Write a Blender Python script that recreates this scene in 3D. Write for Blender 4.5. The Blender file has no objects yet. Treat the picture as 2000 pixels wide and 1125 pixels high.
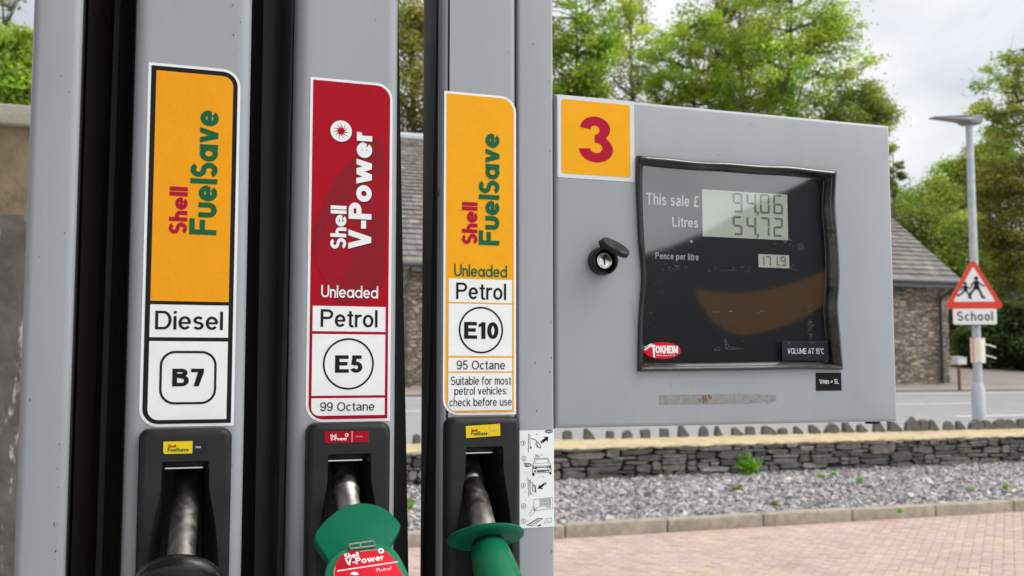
import bpy, math, random
import numpy as np
from mathutils import Vector, Matrix

# ------------------------------------------------------------------ camera, sky, sun, exposure
S = bpy.context.scene
COL = S.collection
CAM_Z = 1.38                       # eye height; the pump's front is the plane y = 0
FPX, PITCH, YAW = 2030.0, math.radians(4.364), math.radians(19.53)
cam_d = bpy.data.cameras.new("camera")
cam_d.sensor_width = 36.0
cam_d.lens = FPX / 2000 * 36
cam_d.clip_start, cam_d.clip_end = 0.02, 2000
cam_d.dof.use_dof = True
cam_d.dof.focus_distance = 1.06
cam_d.dof.aperture_fstop = 13
cam = bpy.data.objects.new("camera", cam_d)
cam.location = (0, -1.0, CAM_Z)
cam.rotation_euler = (math.pi / 2 + PITCH, 0, -YAW)
COL.objects.link(cam)
S.camera = cam

SUN_EL, SUN_AZ = math.radians(48), math.radians(120)    # azimuth from +Y towards +X
sun_d = bpy.data.lights.new("sun", "SUN")
sun_d.energy = 1.5
sun_d.angle = math.radians(28)
sun_d.color = (1.0, 0.95, 0.87)
sun = bpy.data.objects.new("sun", sun_d)
_sd = Vector((math.sin(SUN_AZ) * math.cos(SUN_EL), math.cos(SUN_AZ) * math.cos(SUN_EL), math.sin(SUN_EL)))
sun.rotation_euler = _sd.to_track_quat('Z', 'Y').to_euler()
sun.location = (30, 20, 40)
COL.objects.link(sun)

SKY_LOW, SKY_TOP = 1.24, 1.56
W = bpy.data.worlds.new("World")
S.world = W
W.use_nodes = True
wn, wl = W.node_tree.nodes, W.node_tree.links
bg = wn["Background"]
sky = wn.new("ShaderNodeTexSky")
sky.sky_type = 'NISHITA'
sky.sun_disc = False
sky.sun_elevation = SUN_EL
sky.sun_rotation = SUN_AZ
sky.air_density = 1.0
sky.dust_density = 1.5
tc = wn.new("ShaderNodeTexCoord")
mp = wn.new("ShaderNodeMapping")
mp.inputs['Scale'].default_value = (1.0, 1.0, 1.9)
mp.inputs['Location'].default_value = (0.35, 0.1, 0.2)
wl.new(tc.outputs['Generated'], mp.inputs['Vector'])
nz = wn.new("ShaderNodeTexNoise")
nz.inputs['Scale'].default_value = 2.6
nz.inputs['Detail'].default_value = 7
nz.inputs['Roughness'].default_value = 0.52
nz.inputs['Distortion'].default_value = 0.5
wl.new(mp.outputs['Vector'], nz.inputs['Vector'])
cr = wn.new("ShaderNodeValToRGB")
cr.color_ramp.elements[0].position = 0.38
cr.color_ramp.elements[1].position = 0.60
cr.color_ramp.elements[0].color = (0.55, 0.55, 0.55, 1)
cr.color_ramp.elements[1].color = (1, 1, 1, 1)
wl.new(nz.outputs['Fac'], cr.inputs['Fac'])
nz2 = wn.new("ShaderNodeTexNoise")
nz2.inputs['Scale'].default_value = 3.4
nz2.inputs['Detail'].default_value = 5
wl.new(mp.outputs['Vector'], nz2.inputs['Vector'])
cc = wn.new("ShaderNodeValToRGB")
cc.color_ramp.elements[0].position = 0.32
cc.color_ramp.elements[1].position = 0.68
cc.color_ramp.elements[0].color = (7.6, 7.85, 8.3, 1)
cc.color_ramp.elements[1].color = (8.6, 8.6, 8.5, 1)
wl.new(nz2.outputs['Fac'], cc.inputs['Fac'])
mx = wn.new("ShaderNodeMix")
mx.data_type = 'RGBA'
# overcast brightness: the zenith is brighter than the band near the horizon
sx = wn.new("ShaderNodeSeparateXYZ")
wl.new(tc.outputs['Generated'], sx.inputs['Vector'])
mrz = wn.new("ShaderNodeMapRange")
mrz.inputs['From Min'].default_value = 0.05
mrz.inputs['From Max'].default_value = 1.0
mrz.inputs['To Min'].default_value = SKY_LOW
mrz.inputs['To Max'].default_value = SKY_TOP
wl.new(sx.outputs['Z'], mrz.inputs['Value'])
mulz = wn.new("ShaderNodeVectorMath")
mulz.operation = 'SCALE'
wl.new(cc.outputs['Color'], mulz.inputs[0])
wl.new(mrz.outputs['Result'], mulz.inputs['Scale'])
glow = wn.new("ShaderNodeVectorMath")       # cloud is brighter towards the veiled sun
glow.operation = 'DOT_PRODUCT'
wl.new(tc.outputs['Generated'], glow.inputs[0])
glow.inputs[1].default_value = _sd
gm = wn.new("ShaderNodeMapRange")
gm.interpolation_type = 'SMOOTHSTEP'
gm.inputs['From Min'].default_value = 0.25
gm.inputs['From Max'].default_value = 1.0
gm.inputs['To Min'].default_value = 1.0
gm.inputs['To Max'].default_value = 2.4
wl.new(glow.outputs['Value'], gm.inputs['Value'])
mulg = wn.new("ShaderNodeVectorMath")
mulg.operation = 'SCALE'
wl.new(mulz.outputs['Vector'], mulg.inputs[0])
wl.new(gm.outputs['Result'], mulg.inputs['Scale'])
wl.new(cr.outputs['Color'], mx.inputs['Factor'])
wl.new(sky.outputs['Color'], mx.inputs['A'])
wl.new(mulg.outputs['Vector'], mx.inputs['B'])
wl.new(mx.outputs['Result'], bg.inputs['Color'])
bg.inputs['Strength'].default_value = 0.10

S.view_settings.view_transform = 'Standard'
S.view_settings.look = 'None'
S.view_settings.gamma = 1
S.view_settings.exposure = -0.09
S.cycles.use_denoising = True
S.cycles.max_bounces = 10
S.cycles.transparent_max_bounces = 16
S.cycles.caustics_reflective = False
S.cycles.caustics_refractive = False

# ------------------------------------------------------------------ helpers
R = random.Random(7)
_cp, _sp, _cy, _sy = math.cos(PITCH), math.sin(PITCH), math.cos(YAW), math.sin(YAW)


def ray(px, py):
    x, y, z = (px - 1000) / FPX, 1.0, (562.5 - py) / FPX
    y, z = _cp * y - _sp * z, _sp * y + _cp * z
    return Vector((_cy * x + _sy * y, -_sy * x + _cy * y, z))


def pt(px, py, d=1.0):
    """point at depth d in front of the camera, measured square to the pump's front"""
    r = ray(px, py)
    r = r * (d / r.y)
    return Vector((r.x, r.y - 1.0, r.z + CAM_Z))


def A(px, py):
    r = ray(px, py)
    return (r.x / r.y, r.z / r.y + CAM_Z)


def mper(px, py, d):
    """metres per photo pixel at that spot"""
    r = ray(px, py)
    r = r * (d / r.y)
    return (r.x * _sy + r.y * _cy) / FPX


class MB:
    def __init__(s):
        s.v, s.f, s.m, s.s = [], [], [], []
        s.map = lambda u, v, d: (u, -d, v)      # a label plane: u right, v up, d towards the viewer
        s.lift = 0

    def add(s, vs, fs, mat=0, smooth=False):
        o = len(s.v)
        s.v.extend([tuple(p) for p in vs])
        for f in fs:
            s.f.append([i + o for i in f])
            s.m.append(mat)
            s.s.append(smooth)

    def box(s, x0, x1, y0, y1, z0, z1, mat=0):
        s.add([(x0, y0, z0), (x1, y0, z0), (x1, y1, z0), (x0, y1, z0), (x0, y0, z1), (x1, y0, z1), (x1, y1, z1), (x0, y1, z1)],
              [(0, 3, 2, 1), (4, 5, 6, 7), (0, 1, 5, 4), (1, 2, 6, 5), (2, 3, 7, 6), (3, 0, 4, 7)], mat)

    def bbox(s, x0, x1, y0, y1, z0, z1, b=0.003, mat=0, seg=3):
        """box with rounded edges: superellipsoid-like corner spheres"""
        xs, ys, zs = (x0 + b, x1 - b), (y0 + b, y1 - b), (z0 + b, z1 - b)
        n = seg
        ang = [math.pi / 2 * k / n for k in range(n + 1)]
        ring = []
        for (sx, sy) in ((1, 1), (-1, 1), (-1, -1), (1, -1)):
            base = {(1, 1): 0, (-1, 1): 90, (-1, -1): 180, (1, -1): 270}[(sx, sy)]
            for a in ang:
                t = math.radians(base) + a
                ring.append((xs[0] if sx < 0 else xs[1], ys[0] if sy < 0 else ys[1], math.cos(t), math.sin(t)))
        lv = [(zs[0], -math.pi / 2 + a) for a in ang] + [(zs[1], a) for a in ang]
        vs, fs = [], []
        N = len(ring)
        for z, e in lv:
            for (cx, cy, c, q) in ring:
                vs.append((cx + b * c * math.cos(e), cy + b * q * math.cos(e), z + b * math.sin(e)))
        for i in range(len(lv) - 1):
            for j in range(N):
                k = (j + 1) % N
                fs.append((i * N + j, i * N + k, (i + 1) * N + k, (i + 1) * N + j))
        fs.append(tuple(range(N))[::-1])
        fs.append(tuple(range((len(lv) - 1) * N, len(lv) * N)))
        s.add(vs, fs, mat, True)

    def tube(s, pts, rad, n=16, mat=0, cap=True, smooth=True, ref=None):
        pts = [Vector(p) for p in pts]
        if not hasattr(rad, '__len__'):
            rad = [rad] * len(pts)
        vs, fs = [], []
        prev = Vector(ref) if ref else None
        for i, p in enumerate(pts):
            d = pts[min(i + 1, len(pts) - 1)] - pts[max(i - 1, 0)]
            if d.length < 1e-9:
                d = pts[-1] - pts[0]
            d.normalize()
            if prev is None:
                prev = Vector((0, 0, 1)) if abs(d.z) < .9 else Vector((1, 0, 0))
            a = prev - d * prev.dot(d)
            a.normalize()
            b = d.cross(a)
            prev = a
            for k in range(n):
                t = 2 * math.pi * k / n
                vs.append(p + (a * math.cos(t) + b * math.sin(t)) * rad[i])
        for i in range(len(pts) - 1):
            for k in range(n):
                q = (k + 1) % n
                fs.append((i * n + k, i * n + q, (i + 1) * n + q, (i + 1) * n + k))
        if cap:
            fs.append(tuple(range(n))[::-1])
            fs.append(tuple(range((len(pts) - 1) * n, len(pts) * n)))
        s.add(vs, fs, mat, smooth)

    # ---- flat printing on a label plane
    def poly(s, p2, d, mat=0):
        s.add([s.map(u, v, d) for u, v in p2], [tuple(range(len(p2)))], mat)

    def strip(s, pts, w, d, mat=0, closed=False):
        """a printed line of width w along pts"""
        P = [Vector(p) for p in pts]
        Q = [P[0]]
        for p in P[1:]:
            if (p - Q[-1]).length > 1e-7:
                Q.append(p)
        if closed and (Q[0] - Q[-1]).length < 1e-7:
            Q.pop()
        n = len(Q)
        if n < 2:
            return
        L, Rr = [], []
        for i in range(n):
            if closed:
                a, b = Q[i - 1], Q[(i + 1) % n]
            else:
                a, b = Q[max(i - 1, 0)], Q[min(i + 1, n - 1)]
            d1 = (Q[i] - a) if (Q[i] - a).length > 1e-9 else (b - Q[i])
            d2 = (b - Q[i]) if (b - Q[i]).length > 1e-9 else d1
            n1 = Vector((-d1.y, d1.x)).normalized()
            n2 = Vector((-d2.y, d2.x)).normalized()
            m = n1 + n2
            if m.length < 1e-6:
                m = n1
            m.normalize()
            k = w / 2 / max(m.dot(n1), .35)
            L.append(Q[i] + m * k)
            Rr.append(Q[i] - m * k)
        vs = [s.map(p.x, p.y, d) for p in L] + [s.map(p.x, p.y, d) for p in Rr]
        fs = []
        for i in range(n if closed else n - 1):
            j = (i + 1) % n
            fs.append((i, n + i, n + j, j))
        s.add(vs, fs, mat)

    def text(s, string, box, d, mat=0, w=.13, st='h', rot=False, track=0.0, italic=0.0):
        """string drawn with strokes and fitted to box (u0, v0, u1, v1); rot: reads from bottom to top"""
        items, x = [], 0.0
        for ch in string:
            if ch == ' ':
                x += .34
                continue
            adv, st_, fi = glyph(ch, w, st)
            items.append((x, st_, fi))
            x += adv + track + (.085 if st == 'h' else .075)
        strips = []
        allp = []
        for x, st_, fi in items:
            for pts, closed, ww in st_:
                q = [(p[0] + x, p[1]) for p in pts]
                strips.append(('s', q, closed, ww))
                allp += [(p[0] + e * ww / 2, p[1] + g * ww / 2) for p in q for e, g in ((-1, 0), (1, 0))]
            for pts in fi:
                q = [(p[0] + x, p[1]) for p in pts]
                strips.append(('f', q, 0, 0))
                allp += q
        # extents in ink, so the box is what the lettering fills
        ys = []
        for k, q, c, ww in strips:
            T = MB()
            T.map = lambda u, v, dd: (u, v, 0)
            if k == 's':
                T.strip(q, ww, 0, 0, c)
            else:
                T.poly(q, 0)
            ys += T.v
        x0, x1 = min(p[0] for p in ys), max(p[0] for p in ys)
        y0, y1 = min(p[1] for p in ys), max(p[1] for p in ys)
        u0, v0, u1, v1 = box
        old = s.map

        def mp2(u, v, dd):
            a = (u - x0 + italic * (v - y0)) / (x1 - x0)
            b = (v - y0) / (y1 - y0)
            if rot:
                return old(u1 - b * (u1 - u0), v0 + a * (v1 - v0), dd)
            return old(u0 + a * (u1 - u0), v0 + b * (v1 - v0), dd)
        s.map = mp2
        for i, (k, q, c, ww) in enumerate(strips):
            dd = d + (i % 3) * 2.5e-5
            if k == 's':
                s.strip(q, ww, dd, mat, c)
            else:
                s.poly(q, dd, mat)
        s.map = old

    def build(s, name, mats, parent=None, angle=35, attr=None):
        me = bpy.data.meshes.new(name)
        me.from_pydata(s.v, [], s.f)
        for m in (mats if isinstance(mats, (list, tuple)) else [mats]):
            me.materials.append(m)
        me.polygons.foreach_set('material_index', s.m)
        me.polygons.foreach_set('use_smooth', s.s)
        if any(s.s):
            me.set_sharp_from_angle(angle=math.radians(angle))
        me.update()
        o = bpy.data.objects.new(name, me)
        COL.objects.link(o)
        if parent is not None:
            o.parent = parent
            o.matrix_parent_inverse = Matrix.Translation(-parent.location)
        return o


def E(cx, cy, rx, ry, a0, a1, n=None):
    n = n or max(4, int(abs(a1 - a0) / 11))
    return [(cx + rx * math.cos(math.radians(a0 + (a1 - a0) * k / n)), cy + ry * math.sin(math.radians(a0 + (a1 - a0) * k / n))) for k in range(n + 1)]


def slant(x0, y0, x1, y1, w):
    L = math.hypot(x1 - x0, y1 - y0)
    k = w * L / abs(y1 - y0) / 2
    return [(x0 - k, y0), (x0 + k, y0), (x1 + k, y1), (x1 - k, y1)]


def glyph(ch, w, st):
    """(advance, strokes, fills) of one letter; cap height 1"""
    h = w / 2
    xh = .73 if st == 'h' else .68
    s, f = [], []

    def ln(*p):
        s.append((list(p), False, w))

    def cl(p):
        s.append((list(p), True, w))

    def bar(x0, y0, x1, y1):
        f.append([(x0, y0), (x1, y0), (x1, y1), (x0, y1)])
    if ch in 'oO0':
        Wd, H = {'o': (.56 if st == 'h' else .66, xh), 'O': (.80, 1), '0': (.56, 1)}[ch]
        cl(E(Wd / 2, H / 2, Wd / 2 - h, H / 2 - h, 0, 350, 35))
        return Wd, s, f
    if ch == 'Q':
        cl(E(.4, .5, .4 - h, .5 - h, 0, 350, 35))
        ln((.48, .26), (.78, -.02))
        return .8, s, f
    if ch in 'cC':
        Wd, H = (.52, xh) if ch == 'c' else (.74, 1)
        ln(*E(Wd / 2, H / 2, Wd / 2 - h, H / 2 - h, 42, 318))
        return Wd * .95, s, f
    if ch == 'e':
        Wd = .56 if st == 'h' else .62
        ln(*E(Wd / 2, xh / 2, Wd / 2 - h, xh / 2 - h, 0, 322))
        bar(h, xh / 2 - w * .42, Wd - h * .4, xh / 2 + w * .42)
        return Wd, s, f
    if ch == 'a':
        if st == 'f':
            Wd = .66
            cl(E(.31, xh / 2, .31 - h, xh / 2 - h, 0, 350, 30))
            bar(Wd - w, 0, Wd, xh)
            return Wd, s, f
        Wd = .54
        ln(*(E(Wd / 2 - .01, xh - .19, Wd / 2 - h - .02, .19 - h, 168, 0) + [(Wd - h - .03, .10), (Wd - h, h * .6)]))
        ln(*([(Wd - h - .03, xh * .59)] + [(.27, xh * .55)] + E(.23, .20, .23 - h, .20 - h, 100, 280) + [(.38, .12), (Wd - h - .03, .24)]))
        return Wd, s, f
    if ch in 'bpdq':
        Wd = .56 if st == 'h' else .66
        cx = (Wd / 2 + .01) if ch in 'bp' else Wd / 2 - .01
        cl(E(cx, xh / 2, Wd / 2 - h - .005, xh / 2 - h, 0, 350, 30))
        x = 0 if ch in 'bp' else Wd - w
        bar(x, 0 if ch in 'bd' else -.27, x + w, 1 if ch in 'bd' else xh)
        return Wd, s, f
    if ch in 'hnm':
        Wd = .52
        bar(0, 0, w, 1 if ch == 'h' else xh)
        r = (Wd - w) / 2
        if ch == 'm':
            r = .33 - h if w < .2 else .36 - h
            r = (.66 - w) / 4 + .02
            ln(*([(h, xh - r - h)] + E(h + r, xh - r - h, r, r, 170, 0) + [(h + 2 * r, 0)]))
            ln(*([(h + 2 * r, xh - r - h)] + E(h + 3 * r, xh - r - h, r, r, 170, 0) + [(h + 4 * r, 0)]))
            return w + 4 * r, s, f
        ln(*([(h, xh - r - h - .05)] + E(h + r, xh - r - h, r, r, 170, 0) + [(Wd - h, 0)]))
        return Wd, s, f
    if ch == 'u':
        Wd = .52 if st == 'h' else .58
        r = (Wd - w) / 2
        ln(*([(h, xh)] + E(h + r, r + h, r, r, 180, 360) + [(Wd - h, xh)]))
        if st == 'h':
            bar(Wd - w, 0, Wd, xh)
        return Wd, s, f
    if ch == 'U':
        Wd = .70
        r = (Wd - w) / 2
        ln(*([(h, 1)] + E(h + r, r + h, r, r, 180, 360) + [(Wd - h, 1)]))
        return Wd, s, f
    if ch == 'r':
        bar(0, 0, w, xh)
        ln(*([(h, xh - .30)] + E(.30, xh - .27, .30 - h, .27 - h, 170, 75)))
        return .34, s, f
    if ch == 'i':
        bar(0, 0, w, xh)
        bar(0, 1 - w * 1.05, w, 1)
        return w, s, f
    if ch == 'l':
        bar(0, 0, w, 1)
        return w, s, f
    if ch == 'f':
        ln(*([(.36, 1 - h)] + E(.26 + h * .4, .84, .16, .16 - h, 90, 180) + [(.10 + h * .4, 0)]))
        bar(0, xh - w * .85, .34, xh)
        return .33, s, f
    if ch == 't':
        if st == 'f':
            bar(.10, 0, .10 + w, .95)
            bar(0, xh - w * .9, .20 + w, xh)
            return .2 + w, s, f
        ln(*([(.10 + h, .92)] + E(.10 + h + .12, .12 + h * .6, .12, .12, 180, 265) + [(.33, h * .9)]))
        bar(0, xh - w * .85, .32, xh)
        return .32, s, f
    if ch in 'k':
        bar(0, 0, w, 1)
        f.append(slant(w * .9, .30, .46, xh, w))
        f.append(slant(.52, 0, .22, .44, w))
        return .54, s, f
    if ch == 'K':
        bar(0, 0, w, 1)
        f.append(slant(w, .38, .62, 1, w))
        f.append(slant(.68, 0, .26, .60, w))
        return .70, s, f
    if ch in 'vV':
        H, Wd = (xh, .52 if st == 'h' else .62) if ch == 'v' else (1, .70 if st == 'h' else .78)
        k = w * .56
        f.append(slant(Wd / 2, 0, k, H, w))
        f.append(slant(Wd / 2, 0, Wd - k, H, w))
        return Wd, s, f
    if ch == 'w':
        Wd = .78 if st == 'h' else 1.0
        k = w * .53
        f.append(slant(Wd * .28, 0, k, xh, w))
        f.append(slant(Wd * .28, 0, Wd * .5, xh, w))
        f.append(slant(Wd * .72, 0, Wd * .5, xh, w))
        f.append(slant(Wd * .72, 0, Wd - k, xh, w))
        return Wd, s, f
    if ch in 'sS5':
        pass
    if ch in 'sS':
        H, Wd = (xh, .48) if ch == 's' else (1, .66 if st == 'h' else .58)
        m = H * .515
        ln(*(E(Wd / 2, (H - h + m) / 2, Wd / 2 - h - .015, (H - h - m) / 2, 28, 262) + E(Wd / 2, (m + h) / 2, Wd / 2 - h, (m - h) / 2, 82, -155)))
        return Wd, s, f
    if ch == 'D':
        cl([(h, h), (h, 1 - h)] + E(.36, .5, .36 - h, .5 - h, 90, -90))
        return .72, s, f
    if ch == 'P':
        bar(0, 0, w, 1)
        ln(*([(h, 1 - h)] + E(.36, .72, .29 - h, .28 - h, 90, -90) + [(h, .44 + h)]))
        return .65, s, f
    if ch == 'B':
        bar(0, 0, w, 1)
        ln(*([(h, 1 - h)] + E(.38, .76, .26 - h, .24 - h, 90, -90) + [(h, .52 + h)]))
        ln(*([(h, .52 + h)] + E(.40, .27 + h / 2, .30 - h, .27 - h / 2, 90, -90) + [(h, h)]))
        return .70, s, f
    if ch in 'EF':
        bar(0, 0, w, 1)
        bar(w, 1 - w, .62, 1)
        bar(w, .5 - h + .02, .57, .5 + h + .02)
        if ch == 'E':
            bar(w, 0, .64, w)
        return .62, s, f
    if ch == 'T':
        bar(.33 - h, 0, .33 + h, 1 - w)
        bar(0, 1 - w, .66, 1)
        return .66, s, f
    if ch == 'H':
        bar(0, 0, w, 1)
        bar(.70 - w, 0, .70, 1)
        bar(w, .5 - h, .70 - w, .5 + h)
        return .70, s, f
    if ch == 'I':
        bar(0, 0, w, 1)
        return w, s, f
    if ch == 'L':
        bar(0, 0, w, 1)
        bar(w, 0, .56, w)
        return .56, s, f
    if ch == 'M':
        bar(0, 0, w, 1)
        bar(.82 - w, 0, .82, 1)
        f.append(slant(.41, .08, w * .6, 1, w * .85))
        f.append(slant(.41, .08, .82 - w * .6, 1, w * .85))
        return .82, s, f
    if ch == 'A':
        k = w * .56
        f.append(slant(k, 0, .36, 1, w))
        f.append(slant(.72 - k, 0, .36, 1, w))
        bar(.17, .26, .55, .26 + w * .9)
        return .72, s, f
    if ch == 'Y':
        bar(.34 - h, 0, .34 + h, .46)
        f.append(slant(.34, .40, w * .6, 1, w))
        f.append(slant(.34, .40, .68 - w * .6, 1, w))
        return .68, s, f
    if ch == '1':
        bar(.24 - w / 2, 0, .24 + w / 2, 1)
        f.append([(.24, 1), (.24, 1 - w * 1.1), (.0, .74 - w * .25), (0, .74 + w * .6)])
        return .24 + w / 2, s, f
    if ch == '2':
        ln(*(E(.28, .70, .28 - h, .30 - h, 172, -38) + [(.06 + h, w * .9), ]))
        bar(0, 0, .56, w)
        return .56, s, f
    if ch == '3':
        ln(*(E(.27, .74, .25 - h, .26 - h, 160, -80) + [(.20, .51)]))
        ln(*([(.20, .51)] + E(.28, .27, .29 - h, .27 - h, 78, -165)))
        return .57, s, f
    if ch == '4':
        bar(.36, 0, .36 + w, 1)
        bar(0, .22, .58, .22 + w)
        f.append([(0, .22 + w), (w * 1.15, .22 + w), (.37, .84), (.37, 1)])
        return .58, s, f
    if ch == '5':
        bar(.08, 1 - w, .52, 1)
        f.append([(.08, 1 - w), (.08 + w, 1 - w), (.05 + w * .95, .45), (.03, .45)])
        ln(*E(.27, .32, .29 - h, .32 - h, 140, -158))
        return .56, s, f
    if ch == '7':
        bar(0, 1 - w, .55, 1)
        f.append([(.55, 1 - w), (.55 - w * 1.25, 1 - w), (.12, 0), (.12 + w * 1.1, 0)])
        return .55, s, f
    if ch == '9':
        cl(E(.28, .68, .28 - h, .32 - h, 0, 350, 28))
        ln(*([(.56 - h, .66)] + E(.27, .42, .29 - h, .42 - h, 5, -150)))
        return .56, s, f
    if ch == '£':
        ln(*(E(.36, .74, .20, .26 - h, 30, 180) + [(.17, .40), (.14, .18), (.06, h)]))
        bar(.02, .42, .42, .42 + w * .8)
        bar(.02, 0, .58, w)
        return .58, s, f
    if ch == '°':
        cl(E(.13, .87, .13 - h * .7, .13 - h * .7, 0, 345, 18))
        return .28, s, f
    if ch == '=':
        bar(0, .24, .5, .24 + w)
        bar(0, .52, .5, .52 + w)
        return .5, s, f
    if ch == ':':
        bar(0, 0, w, w)
        bar(0, xh - w, w, xh)
        return w, s, f
    if ch == '-':
        bar(0, .34 - h, .32, .34 + h)
        return .32, s, f
    return .3, s, f


def rrect(x0, y0, x1, y1, tl=0, tr=0, br=0, bl=0):
    p = []
    for (cx, cy, r, a) in ((x1, y1, tr, 0), (x0, y1, tl, 90), (x0, y0, bl, 180), (x1, y0, br, 270)):
        if r <= 0:
            p.append((cx, cy))
        else:
            ox = cx - r if a in (0, 270) else cx + r
            oy = cy - r if a in (0, 90) else cy + r
            p += E(ox, oy, r, r, a, a + 90, 8)
    return p


def empty(name, loc, label=None, cat=None, group=None):
    o = bpy.data.objects.new(name, None)
    o.empty_display_size = .1
    o.location = loc
    COL.objects.link(o)
    return tag(o, label, cat, group)


def tag(o, label=None, cat=None, group=None, kind=None):
    if label:
        o['label'] = label
    if cat:
        o['category'] = cat
    if group:
        o['group'] = group
    if kind:
        o['kind'] = kind
    return o


# ------------------------------------------------------------------ materials
def mat(name, col, rough=.5, metal=0.0, col2=None, scale=20, detail=5, bump=0.0, bscale=None, lo=.35, hi=.65, spec=.5, coat=0.0, coord='Object', attr=None, attr_amt=1.0, stretch=None, rvar=0.0):
    m = bpy.data.materials.new(name)
    m.use_nodes = True
    N, L = m.node_tree.nodes, m.node_tree.links
    b = N['Principled BSDF']
    b.inputs['Base Color'].default_value = (*col, 1)
    b.inputs['Roughness'].default_value = rough
    b.inputs['Metallic'].default_value = metal
    b.inputs['Specular IOR Level'].default_value = spec
    b.inputs['Coat Weight'].default_value = coat
    b.inputs['Coat Roughness'].default_value = .08
    t = N.new('ShaderNodeTexCoord')
    vec = t.outputs[coord]
    if stretch:
        mm = N.new('ShaderNodeMapping')
        mm.inputs['Scale'].default_value = stretch
        L.new(vec, mm.inputs['Vector'])
        vec = mm.outputs['Vector']
    last = None
    if col2 is not None or rvar:
        n = N.new('ShaderNodeTexNoise')
        n.inputs['Scale'].default_value = scale
        n.inputs['Detail'].default_value = detail
        n.inputs['Roughness'].default_value = .6
        L.new(vec, n.inputs['Vector'])
        r = N.new('ShaderNodeMapRange')
        r.inputs['From Min'].default_value = lo
        r.inputs['From Max'].default_value = hi
        L.new(n.outputs['Fac'], r.inputs['Value'])
        if col2 is not None:
            x = N.new('ShaderNodeMix')
            x.data_type = 'RGBA'
            x.inputs['A'].default_value = (*col, 1)
            x.inputs['B'].default_value = (*col2, 1)
            L.new(r.outputs['Result'], x.inputs['Factor'])
            last = x.outputs['Result']
        if rvar:
            q = N.new('ShaderNodeMapRange')
            q.inputs['To Min'].default_value = max(0, rough - rvar)
            q.inputs['To Max'].default_value = min(1, rough + rvar)
            L.new(r.outputs['Result'], q.inputs['Value'])
            L.new(q.outputs['Result'], b.inputs['Roughness'])
    if attr:
        at_ = N.new('ShaderNodeVertexColor')
        at_.layer_name = attr
        x = N.new('ShaderNodeMix')
        x.data_type = 'RGBA'
        x.blend_type = 'MULTIPLY'
        x.inputs['Factor'].default_value = attr_amt
        if last is None:
            x.inputs['A'].default_value = (*col, 1)
        else:
            L.new(last, x.inputs['A'])
        L.new(at_.outputs['Color'], x.inputs['B'])
        last = x.outputs['Result']
    if last is not None:
        L.new(last, b.inputs['Base Color'])
    if bump:
        n = N.new('ShaderNodeTexNoise')
        n.inputs['Scale'].default_value = bscale or scale
        n.inputs['Detail'].default_value = 4
        L.new(vec, n.inputs['Vector'])
        bp = N.new('ShaderNodeBump')
        bp.inputs['Strength'].default_value = bump
        bp.inputs['Distance'].default_value = .01
        L.new(n.outputs['Fac'], bp.inputs['Height'])
        L.new(bp.outputs['Normal'], b.inputs['Normal'])
    return m


M = {}
M['grey_paint'] = mat('grey_paint', (.335, .35, .372), .38, col2=(.378, .392, .414), scale=7, bump=.012, bscale=420, rvar=.06, stretch=(1, 1, .3))
M['scuff'] = mat('scuff', (.13, .125, .12), .7, col2=(.05, .05, .05), scale=200)
M['grey_edge'] = mat('grey_edge', (.33, .34, .36), .3, bump=.01, bscale=400)
M['black_panel'] = mat('black_panel', (.012, .010, .010), .5, col2=(.020, .016, .015), scale=8, bump=.05, bscale=40, stretch=(1, 1, .2))
M['brown_black'] = mat('brown_black', (.011, .0085, .008), .45, col2=(.018, .014, .013), scale=6, bump=.08, bscale=30, stretch=(1, 1, .15))
M['black_side'] = mat('black_side', (.024, .026, .027), .45, col2=(.034, .036, .038), scale=30, bump=.05)
M['boot_plastic'] = mat('boot_plastic', (.014, .014, .0155), .44, col2=(.022, .022, .024), scale=25, bump=.05, bscale=900, rvar=.06, spec=.28)
M['black_void'] = mat('black_void', (.006, .006, .006), .6)
M['rubber'] = mat('rubber', (.008, .008, .008), .24, col2=(.016, .015, .014), scale=40, bump=.05, bscale=160, rvar=.06, spec=.4)
M['steel'] = mat('steel', (.36, .345, .32), .40, 1.0, col2=(.50, .48, .45), scale=90, detail=10, bump=.035, bscale=420, lo=.36, hi=.66, rvar=.10)
M['steel_dark'] = mat('steel_dark', (.05, .05, .055), .5, .6, col2=(.12, .12, .12), scale=90, bump=.1)
M['gasket'] = mat('gasket_rubber', (.007, .0065, .006), .20, col2=(.014, .012, .011), scale=40, bump=.04, bscale=160, rvar=.05, spec=.9)
M['chrome'] = mat('chrome', (.72, .70, .66), .18, 1.0, bump=.03, bscale=200)


def vinyl(name, col, rough=.36, var=.06):
    return mat(name, col, rough, col2=tuple(min(1, c * (1 + var)) for c in col), scale=30, bump=.035, bscale=260, spec=.12)


M['v_white'] = vinyl('vinyl_white', (.89, .90, .91))
M['v_orange'] = vinyl('vinyl_orange', (.92, .37, .010))
M['v_yellow'] = vinyl('vinyl_yellow', (.86, .62, .015))
M['v_amber'] = vinyl('vinyl_amber', (.92, .41, .010))
M['v_red'] = vinyl('vinyl_red', (.42, .002, .015))
M['v_darkred'] = vinyl('vinyl_dark_red', (.27, .010, .020))
M['v_midred'] = vinyl('vinyl_mid_red', (.34, .006, .018))
M['v_brightred'] = vinyl('vinyl_bright_red', (.66, .012, .03))
M['v_black'] = vinyl('vinyl_black', (.014, .013, .013))
M['v_navy'] = vinyl('vinyl_navy', (.022, .024, .035))
M['v_green'] = vinyl('vinyl_green', (.010, .125, .048))
M['v_crimson'] = vinyl('vinyl_crimson', (.44, .006, .035))
M['v_shadow'] = vinyl('vinyl_shadow', (.05, .006, .008))
M['v_greyink'] = mat('grey_ink', (.42, .42, .42), .4)
M['v_silver'] = vinyl('vinyl_silver', (.70, .72, .74))
M['v_stain'] = mat('brown_stain', (.42, .34, .24), .7, col2=(.62, .58, .52), scale=300)
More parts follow.
